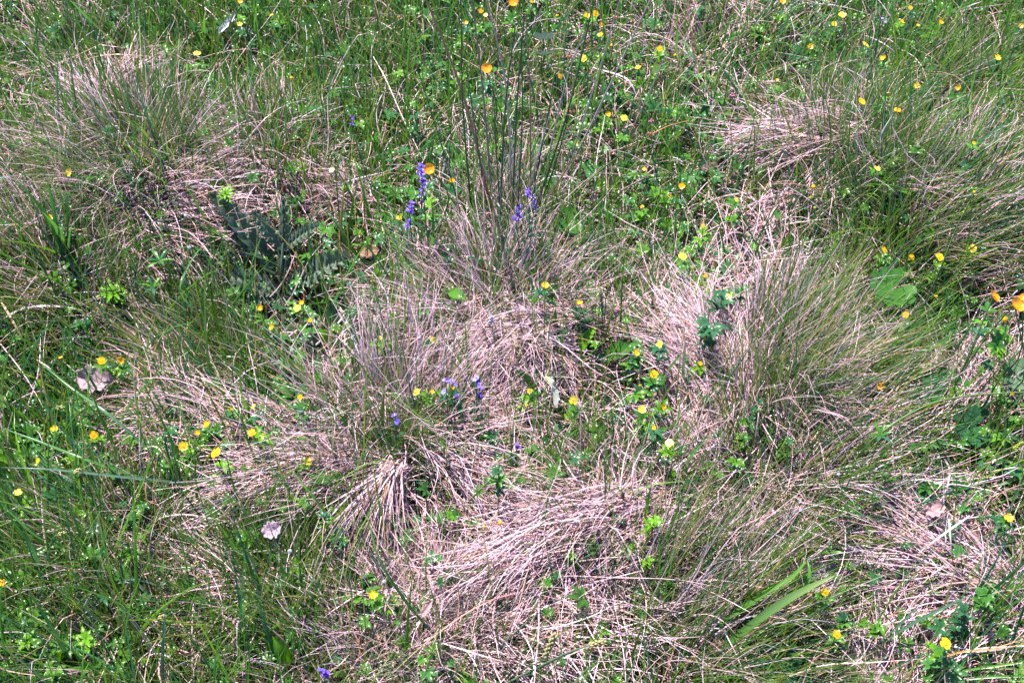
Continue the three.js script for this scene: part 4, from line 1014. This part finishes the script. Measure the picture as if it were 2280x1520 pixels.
{
  const foot = at(152, 605, 0); foot.y = H(foot.x, foot.z);
  const t = thing('broad_grass_tuft', 'tuft of broad vivid green grass blades fanning up and left at the left edge', 'grass tuft', foot);
  for (const [x, y, h, w, k] of [[28, 392, .15, 13, G1], [62, 430, .13, 17, G3], [104, 398, .15, 12, G1], [118, 440, .14, 15, G2], [150, 430, .13, 9, G1], [48, 478, .12, 10, G2], [168, 480, .12, 10, G1], [92, 470, .13, 13, G3]]) {
    const tip = at(x, y, h), f = foot.clone().add(V(gauss() * .008, 0, gauss() * .008)), mid = f.clone().lerp(tip, .5).add(V(.004, .022, 0));
    part('blade', bladeGeometry(relative([f, mid, tip], foot), w / 1700, {})(mixc(k, G2, .5), k), M.green, t);
    for (let q = .3; q <= 1; q += .1) keepOpen(f.clone().lerp(tip, q), 9);
  }
}
blade([[572, 110, .02], [568, 60, .06], [571, 5, .11]], 16, G2, G3, 'tall bright green blade near the top, left of the tiny orange flower');
blade([[452, 112, .02], [438, 78, .05], [420, 42, .09]], 17, G2, G2, 'dark green leaf at the top, leftmost of three beside the whitish dry leaf', { blunt: 1 });
blade([[448, 112, .02], [440, 75, .06], [436, 50, .08]], 14, G1, G1, 'middle one of three dark leaves at the top beside the whitish dry leaf', { blunt: 1 });
blade([[462, 112, .02], [455, 65, .06], [456, 22, .10]], 14, G1, G3, 'pointed yellow-green leaf, rightmost of three at the top beside the whitish dry leaf');
blade([[262, 104, .03], [205, 50, .09], [150, -5, .12]], 11, G3, G1, 'long bright green blade slanting to the top edge at the left');
blade([[1215, 838, .10], [1229, 852, .105], [1236, 880, .08], [1238, 908, .05]], 19, [.40, .50, .22], [.78, .76, .70], 'white bent leaf drooping at the centre right', { blunt: 1, roll: .2 });
blade([[1560, 1420, .03], [1690, 1330, .07], [1770, 1280, .11], [1797, 1245, .12]], 19, G1, G3, 'broad arching green blade at the lower right, upper of two');
blade([[1600, 1450, .03], [1735, 1348, .09], [1800, 1310, .12], [1862, 1280, .12]], 25, G1, [.28, .38, .10], 'broadest arching blade at the lower right with a pale tip');
blade([[1740, 1352, .06], [1788, 1318, .09], [1803, 1280, .10], [1797, 1240, .10]], 15, G1, G1, 'curled green blade crossing the broadest arching blade');
blade([[1952, 1440, .02], [2040, 1385, .07], [2162, 1324, .11]], 14, G2, GB, 'long blue-green blade pointing right between the two lower right flowers');
blade([[1948, 1436, .02], [2000, 1395, .07], [2054, 1338, .10]], 12, G2, GB, 'shorter dark blade beside the long blue-green one at the lower right');
blade([[362, 1525, .02], [363, 1440, .08], [367, 1352, .13]], 11, GB, GB, 'stiff blue-grey blade standing upright at the bottom left');
blade([[965, 1412, .03], [900, 1335, .09], [842, 1240, .14], [815, 1135, .17]], 9, G2, G1, 'long dark green blade slanting left over the pink straw bundle');
blade([[765, 1195, .02], [700, 1110, .09], [634, 1030, .12]], 9, G3, [.22, .28, .04], 'yellow-green blade slanting left under the left straw skirt');
blade([[350, 1075, .04], [210, 1030, .08], [90, 985, .10], [-10, 948, .11]], 10, G1, G2, 'long green blade reaching from the left edge past the striped flower, upper of two');
blade([[440, 1078, .03], [270, 1062, .08], [120, 1046, .10], [-10, 1040, .11]], 9, GB, GB, 'long grey-green blade lying nearly level from the left edge below the striped flower');
blade([[345, 1015, .03], [250, 930, .08], [160, 865, .10], [80, 800, .12]], 10, GB, G1, 'long blue-green blade slanting under the large grey dry leaf');
blade([[180, 1100, .02], [110, 1040, .07], [60, 965, .10]], 11, GB, G1, 'blue-green blade crossing the striped flower at the left edge');
blade([[150, 1230, .02], [75, 1190, .09], [0, 1120, .13]], 12, G1, G1, 'broad green blade slanting to the left edge below the pale flower');
blade([[110, 1310, .02], [70, 1220, .10], [10, 1135, .15]], 13, G2, G1, 'broad dark blade in the lower left corner slanting up to the edge');
blade([[160, 1480, .02], [110, 1390, .09], [60, 1310, .13]], 13, G2, G1, 'broad dark blade above the backlit leaves in the lower left corner');
blade([[340, 1330, .03], [290, 1295, .05], [250, 1300, .045]], 12, [.35, .45, .34], GB, 'short shining arched blade at the lower left over dark grass');
blade([[252, 1300, .03], [300, 1290, .055], [345, 1302, .045], [375, 1318, .03]], 9, GB, GB, 'pale arched blade over the shaded level straw at the lower left');
blade([[1497, 1068, .03], [1540, 1015, .08], [1572, 978, .10]], 14, G1, G2, 'broad green blade left of the lower end of the bright pink straw');
blade([[1434, 1168, .02], [1442, 1120, .07], [1452, 1072, .10]], 10, G3, G1, 'short bright blade above the yellow-green sprig at the lower middle');
blade([[1412, 1096, .05], [1460, 1078, .08], [1540, 1070, .08]], 7, [.3, .42, .12], G1, 'pale green blade bending right above the yellow-green sprig');
blade([[1470, 870, .03], [1485, 830, .08], [1520, 785, .11]], 13, G2, G1, 'dark blade left of the upper bright pink straw, lower one');
blade([[1518, 850, .03], [1525, 780, .11], [1524, 740, .15]], 8, G2, [.2, .2, .16], 'thin dark blade standing before the upper bright pink straw');
blade([[2012, 505, .03], [2006, 440, .10], [2004, 380, .15]], 11, G2, GB, 'dark blue-green blade standing in the upright tussock at the right');
blade([[2250, 278, .03], [2238, 235, .07], [2224, 190, .10]], 8, GB, PALE, 'pale grey-green blade near the right edge at the top');
blade([[2120, 370, .03], [2190, 310, .09], [2250, 268, .12]], 9, G2, G2, 'long dark blade slanting right above the swept tussock, upper one');
blade([[2130, 375, .03], [2205, 320, .08], [2248, 262, .11]], 6, G1, GB, 'thin green blade beside the long dark one above the swept tussock');
blade([[2120, 30, .06], [2155, 15, .09], [2190, 2, .10]], 7, GB, PALE, 'pale blade slanting to the top edge near the right corner');
blade([[1570, 170, .02], [1545, 130, .07], [1525, 95, .08], [1500, 92, .07]], 8, G1, GB, 'green blade bending over the dark hollow at the top');
blade([[1410, 140, .03], [1425, 120, .06], [1445, 98, .08]], 8, GB, [.3, .38, .3], 'grey-green blade left of the dark hollow at the top');
blade([[1505, 130, .04], [1508, 60, .11], [1506, 0, .15]], 7, G1, G1, 'tall green grass stem crossing the dark hollow at the top');
blade([[1830, 310, .03], [1818, 250, .09], [1805, 195, .13]], 9, G3, G2, 'green blade standing behind the arched pink straw');
blade([[2275, 1475, .06], [2180, 1488, .05], [2060, 1505, .04]], 7, G3, G1, 'yellow-green blade lying level in the bottom right corner, upper one');
blade([[2290, 1505, .06], [2200, 1508, .05], [2120, 1518, .04]], 8, G1, G1, 'green blade lying level in the bottom right corner, lower one');
blade([[1995, 1285, .02], [2040, 1262, .06], [2095, 1205, .10]], 8, G2, GB, 'blue-green blade over the arched straw mat at the lower right');
blade([[2010, 1255, .02], [1980, 1280, .03], [1890, 1225, .07]], 7, G2, G2, 'dark blade lying across shaded straw at the lower right');
blade([[2265, 1060, .05], [2240, 1075, .05], [2205, 1085, .04]], 10, G1, [.25, .35, .18], 'light green blade near the right edge above the pink dry leaf');
blade([[605, 960, .02], [655, 890, .10], [690, 830, .14]], 8, G1, GB, 'green stalk-like blade crossing the left side of the large pink tussock');
blade([[690, 760, .03], [590, 830, .03], [570, 940, .02]], 6, G2, GB, 'thin arched blade left of the leafy patch at the middle left');
blade([[560, 940, .02], [538, 880, .09], [533, 800, .14]], 9, G3, G3, 'bright green blade in the tuft right of the large dry leaf, tallest');
blade([[430, 690, .03], [400, 640, .10], [440, 560, .10], [455, 548, .10]], 7, G1, GB, 'arched blade left of the thistle under the straw mat');
blade([[700, 620, .03], [690, 500, .10], [740, 430, .13]], 7, G1, GB, 'bent blade above the thistle, reaching right');
blade([[790, 560, .03], [745, 490, .09], [725, 462, .11]], 8, G1, [.3, .36, .22], 'pointed blade right of the upright thistle leaf');
blade([[960, 555, .02], [965, 510, .07], [960, 440, .13]], 10, G1, G1, 'green blade right of the lower violet spikes');
blade([[930, 545, .02], [945, 520, .07], [906, 475, .12]], 8, G2, G2, 'dark blade crossing in front of the lower violet spikes');
blade([[850, 495, .02], [780, 410, .10], [790, 375, .12]], 7, G3, G1, 'bright blade left of the violet spikes leaning left');
// straws and stalks that stand out
const dry1 = { dry: 1, name: 'loose_straw', cat: 'straw' };
blade([[158, 140, .05], [255, 121, .09], [368, 128, .08]], 5, TAN, TAN, 'long tan straw bent over the plumes of the upper left tussock', dry1);
blade([[0, 237, .05], [70, 231, .06], [150, 226, .06]], 5, TAN, STRAW, 'level tan straw at the left edge beside the plumes', dry1);
blade([[30, 170, .05], [130, 140, .07], [240, 90, .09]], 5, TAN, TAN, 'straight tan straw rising right in the top left corner', dry1);
blade([[0, 668, .05], [30, 720, .06], [70, 790, .03]], 9, [.55, .38, .25], [.3, .3, .08], 'broad tan blade slanting down at the left edge above the dark hollow', dry1);
blade([[0, 712, .04], [60, 684, .06], [130, 682, .06], [190, 692, .05]], 9, STRAW, STRAW, 'pale straw bundle lying level at the left edge above the dark hollow', dry1);
blade([[30, 680, .05], [60, 640, .08], [86, 604, .09]], 4, STRAW, STRAW, 'thin pale straw standing at the left edge', dry1);
blade([[0, 765, .06], [50, 830, .07], [75, 870, .06], [96, 908, .06]], 4, STRAW, STRAW, 'pale straw curving down across the dark hollow at the left edge', dry1);
blade([[76, 798, .07], [110, 820, .075], [140, 850, .05]], 5, STRAW, STRAW, 'twisted pale straw left of the large grey dry leaf', dry1);
blade([[830, 125, .05], [858, 175, .07], [900, 270, .05], [945, 362, .06]], 5, [.7, .6, .5], STRAW, 'long pale straw slanting down right to the orange buttercup', dry1);
blade([[2160, 1148, .05], [2100, 1190, .06], [2036, 1238, .04]], 8, [.62, .52, .56], STRAW, 'broad pale straw right of the pink dry leaf, slanting', dry1);
blade([[2114, 1156, .06], [2117, 1200, .06], [2124, 1262, .03]], 7, [.62, .52, .52], STRAW, 'upright pale straw crossing the slanting one below the pink dry leaf', dry1);
blade([[1952, 360, .03], [1962, 300, .08], [1990, 252, .10]], 6, STRAW, [.55, .45, .48], 'pale arched straw in the dark tussock below two flowers at the upper right', dry1);
blade([[1710, 515, .03], [1760, 498, .06], [1860, 485, .08]], 5, TAN, STRAW, 'reddish straw lying level over the long shaded tussock', dry1);
blade([[1320, 150, .06], [1400, 180, .07], [1422, 225, .05]], 6, STRAW, [.55, .46, .42], 'bent pale straw below the dark hollow beside the rushes', dry1);
blade([[295, 1010, .03], [355, 1000, .08], [405, 1098, .03]], 8, [.62, .5, .4], TAN, 'pale tan blade broken over below the lower left flower clump', dry1);
blade([[530, 1165, .04], [400, 1145, .06], [330, 1160, .05]], 5, STRAW, STRAW, 'straw curving level above the shaded straw at the lower left', dry1);
blade([[780, 1455, .03], [745, 1480, .06], [720, 1420, .08]], 5, STRAW, STRAW, 'pale straw standing above the vivid violet flower head', dry1);
blade([[980, 1430, .05], [1050, 1452, .06], [1140, 1478, .05]], 6, STRAW, [.55, .42, .5], 'long pale straw at the bottom middle below the red stem', dry1);
blade([[1140, 1375, .03], [1200, 1400, .05], [1300, 1378, .06], [1380, 1340, .07]], 5, STRAW, STRAW, 'looping straw under the bright straw mound', dry1);
blade([[1745, 1510, .03], [1830, 1482, .05], [1950, 1474, .06], [2060, 1466, .05]], 6, STRAW, STRAW, 'long pale straw curving level across the bottom right', dry1);
blade([[2085, 1468, .04], [2150, 1450, .06], [2220, 1445, .06], [2290, 1432, .06]], 7, [.5, .22, .06], [.55, .27, .1], 'orange-brown pine needle lying at the lower right edge', { dry: 1, name: 'pine_needle', cat: 'needle' });
blade([[2120, 1452, .04], [2190, 1448, .055], [2290, 1420, .06]], 6, [.5, .24, .08], [.55, .30, .12], 'second orange pine needle just above the first at the lower right edge', { dry: 1, name: 'pine_needle', cat: 'needle' });
blade([[840, 1530, .03], [955, 1425, .08], [1050, 1358, .11], [1100, 1334, .12]], 7, [.22, .26, .08], [.55, .18, .2], 'long stem turning from green to red at the bottom middle', { name: 'red_grass', cat: 'grass', blunt: 1, dry: 1 });

// ------------------------------------------------------------------ broad lance-shaped leaves near the ground
const LANCE = sheet(14, 4, (u, v) => [u, .16 * sin(u * 2.7) + .07 * v * v + .012 * cos(v * 9), v * .5 * Math.pow(sin(PI * (.05 + .92 * Math.pow(u, .85))), .85)]);
function lance(a, b, w, m_, label, up = [0, 1, .25]) {
  const pa = at(...a), pb = at(...b), m = part(numbered('plantain'), LANCE, m_, scene);
  along(m, pa, pb, w / pxPerMetre(pa), V(...up), V(0, 0, 0));
  tag(m, label, 'plantain');
  for (let f = .15; f <= 1; f += .14) keepOpen(pa.clone().lerp(pb, f), w * .5, .6);
}
lance([645, 1478, .02], [604, 1412, .06], 34, M.herb[3], 'bright yellow-green oval leaf at the bottom left');
lance([622, 1478, .02], [590, 1418, .05], 26, M.herb[1], 'darker oval leaf behind the bright yellow-green one at the bottom left');
lance([742, 725, .02], [736, 668, .06], 26, M.herb[2], 'dark bluish oval leaf above the large pink straw tussock');
lance([730, 765, .02], [712, 730, .04], 28, M.herb[3], 'yellow-green oval leaf left of the top of the large pink tussock');
lance([872, 768, .04], [864, 730, .08], 18, M.herb[1], 'small bright oval leaf over the straw of the large pink tussock');
lance([1278, 790, .02], [1330, 728, .05], 30, M.herb[3], 'broad green leaf below the black seed heads, left of the darker one');
lance([1345, 800, .02], [1425, 775, .05], 42, M.herb[0], 'broad dark green leaf under the flower at the centre right');
lance([1180, 868, .03], [1143, 824, .07], 20, M.herb[0], 'dark pointed leaf left of the white bent leaf');
lance([1098, 488, .03], [1080, 445, .07], 20, M.herb[3], 'bright yellow-green leaf at the foot of the rush stems');
lance([1235, 720, .03], [1238, 678, .07], 12, M.herb[3], 'narrow bright leaf below the sprig near the black seed heads');
lance([1000, 650, .06], [1040, 672, .06], 26, M.herb[1], 'green leaf lying on the central brown straw tussock');
lance([1610, 330, .03], [1595, 300, .04], 16, M.herb[1], 'small green leaf left of the arched pink straw');
lance([30, 1030, .03], [-20, 1022, .05], 24, M.herb[3], 'glowing yellow-green leaf at the left edge, left of the striped flower');
lance([795, 505, .03], [812, 490, .05], 22, M.herb[0], 'small dark oval leaf between thistle and violet spikes');
lance([140, 1465, .03], [118, 1450, .05], 24, M.herb[3], 'small shining yellow-green leaf at the bottom left corner');

// ------------------------------------------------------------------ seed heads on stalks
function seedHead(a, b, w, n, mat_, stem, label, o = {}) {   // head from a to b (photo px, h), stalk down to stem (photo px)
  const pa = at(...a), pb = at(...b), s = w / pxPerMetre(pa), foot = at(stem[0], stem[1], 0); foot.y = H(foot.x, foot.z);
  const t = thing(o.name || 'sedge_head', label, o.cat || 'sedge', foot, o.group);
  const gs = [], dir = pb.clone().sub(pa);
  const q = new THREE.Quaternion().setFromUnitVectors(V(0, 1, 0), dir.clone().normalize());
  for (let k = 0; k < n; k++) {
    const f = n > 1 ? (k + .5) / n : .5, env = .55 + .45 * sin(PI * (.1 + .8 * f)), g = new THREE.SphereGeometry(.5, 5, 4), ang = k * 2.4;
    g.scale(s * .34, s * .62, s * .34); g.rotateZ(-.5); g.translate(s * .24 * env, 0, 0); g.rotateY(ang); g.applyQuaternion(q);
    const p = pa.clone().addScaledVector(dir, f).sub(foot); g.translate(p.x, p.y, p.z); gs.push(g);
  }
  part('seed_head', mergeGeometries(gs), mat_, t);
  part('stalk', stalk(relative([foot, foot.clone().lerp(pa, .55).add(V(0, .006, 0)), pa, pb], foot), .0009, .0005, 5, 14), o.stalk || M.stemGreen, t);
  for (let f = 0; f <= 1; f += .2) keepOpen(pa.clone().addScaledVector(dir, f), w * .8);
}
seedHead([1212, 1465, .09], [1236, 1412, .115], 19, 34, M.sedge, [1120, 1525], 'fat cream-green sedge spike pointing up at the bottom', { stalk: M.greyLeaf });
seedHead([1312, 1436, .095], [1348, 1428, .095], 17, 22, M.sedge, [1130, 1530], 'fat cream sedge spike lying level at the bottom', { stalk: M.greyLeaf });
seedHead([1341, 694, .10], [1339, 655, .13], 9, 26, M.sedgeDark, [1342, 762], 'left black seed head right of the central tussock', { stalk: M.stemDark });
seedHead([1352, 652, .12], [1365, 628, .14], 8, 20, M.sedgeDark, [1340, 765], 'right black seed head right of the central tussock, leaning', { stalk: M.stemDark });
seedHead([2090, 40, .12], [2103, 22, .13], 8, 18, M.sedge, [2050, 130], 'cream grass head near the top right corner', { name: 'seeding_grass', cat: 'grass head' });
seedHead([124, 908, .09], [140, 906, .09], 13, 9, M.sedge, [180, 985], 'small sedge head in the dark below the large grey dry leaf', {});
seedHead([165, 1052, .10], [177, 1044, .10], 13, 9, M.sedge, [118, 1130], 'sedge knot at the foot of a reddish spike right of the striped flower', {});
seedHead([186, 1042, .10], [215, 1028, .11], 5, 14, M.orangeStem, [170, 1052], 'slim reddish spike right of the striped flower', {});
seedHead([300, 1118, .08], [308, 1100, .09], 10, 14, M.sedge, [278, 1150], 'upright sedge head in the olive tussock at the lower left', {});
seedHead([337, 1090, .09], [354, 1064, .10], 5, 14, M.orangeStem, [300, 1130], 'slim tan spike above the olive tussock at the lower left', {});
seedHead([128, 1190, .09], [145, 1185, .09], 12, 9, M.sedge, [100, 1250], 'sedge head left of the olive tussock at the lower left', {});
seedHead([434, 1262, .08], [438, 1250, .085], 13, 9, M.sedge, [450, 1330], 'sedge head left of the upright green tuft, upper of two', {});
seedHead([440, 1288, .07], [444, 1276, .075], 13, 8, M.sedge, [448, 1340], 'sedge head left of the upright green tuft, lower of two', {});
seedHead([352, 1376, .09], [368, 1370, .09], 13, 9, M.sedge, [400, 1420], 'sedge head at the tip of the stiff upright blade at the bottom left', {});
seedHead([255, 1160, .09], [262, 1140, .10], 10, 10, M.sedge, [240, 1220], 'sedge head on the left of the olive tussock crown', {});
seedHead([1372, 696, .08], [1376, 688, .085], 15, 16, M.pinkHead, [1365, 770], 'round pink clover-like head right of the black seed heads', { name: 'pink_flower_head', cat: 'wildflower' });
seedHead([1628, 216, .07], [1634, 210, .075], 14, 12, M.pinkHead, [1625, 262], 'small reddish flower head below the dark hollow at the top', { name: 'pink_flower_head', cat: 'wildflower' });
seedHead([1446, 274, .06], [1453, 268, .065], 12, 10, M.pinkHead, [1440, 315], 'small reddish head right of the flower pair by the rushes', { name: 'pink_flower_head', cat: 'wildflower' });
seedHead([1090, 722, .08], [1096, 704, .09], 13, 16, M.whiteTip, [1105, 760], 'whitish dry head in front of the central brown straw tussock', { name: 'seeding_grass', cat: 'grass head' });
seedHead([1100, 1334, .115], [1150, 1320, .125], 9, 26, M.pinkHead, [1050, 1360], 'pinkish red grass head at the end of the red stem', { name: 'seeding_grass', cat: 'grass head', stalk: M.stemRed });
seedHead([2258, 1000, .09], [2280, 985, .10], 13, 22, M.bud, [2230, 1030], 'yellow-green flower spike at the right edge', { name: 'seeding_grass', cat: 'grass head' });
seedHead([1960, 985, .05], [1968, 975, .055], 8, 8, M.sedgeDark, [1960, 1010], 'small dark head on the slanting stem at the right', { name: 'seeding_grass', cat: 'grass head' });

// long herb stems
function longStem(list, r, m_, label) {
  const pts = px3(list), foot = pts[0].clone();
  const m = part(numbered('tall_herb'), stalk(relative(pts, foot), r, r * .6, 6, 24), m_, scene);
  m.position.copy(foot); tag(m, label, 'herb');
  const c = new THREE.CatmullRomCurve3(pts);
  for (let k = 1; k < 24; k++) keepOpen(c.getPoint(k / 24), 8);
}
longStem([[1890, 1040, .05], [1960, 965, .10], [2070, 900, .12], [2150, 882, .13], [2290, 872, .13]], .0013, M.stemGreen, 'long green stem slanting from the olive tussock to the right edge');
longStem([[1975, 955, .08], [2060, 892, .12], [2110, 842, .14], [2175, 745, .17]], .0009, M.stemDark, 'thin stem branching upward from the long slanting stem at the right');
longStem([[2030, 740, .03], [2090, 610, .14], [2130, 510, .20], [2170, 430, .245]], .0012, M.stemGreen, 'tall budding stem crossing the row of four flowers at the right');
longStem([[365, 610, .03], [338, 560, .08], [335, 505, .12], [352, 482, .14], [374, 478, .14]], .0009, M.stemGreen, 'bent green stem with a cream bud over the domed straw mat');
longStem([[380, 600, .03], [370, 565, .10], [395, 552, .13], [420, 550, .13]], .0009, M.stemGreen, 'nodding green stem with a pale bud left of the thistle');
longStem([[2130, 850, .03], [2190, 760, .10], [2240, 700, .16], [2262, 682, .205]], .0011, M.stemGreen, 'stem of the biggest buttercup slanting up from the left');
longStem([[1040, 1120, .03], [1080, 1080, .08], [1135, 1030, .13]], .0011, M.stemGreen, 'slanting stem through the tall fingered sprig above the straw mound');
longStem([[1120, 1525, .03], [1190, 1490, .06], [1260, 1455, .085], [1312, 1436, .095]], .0015, M.greyLeaf, 'blue-grey sedge stem slanting up at the bottom middle');

growGrass();
growHerbs();
renderer.render(scene, camera);
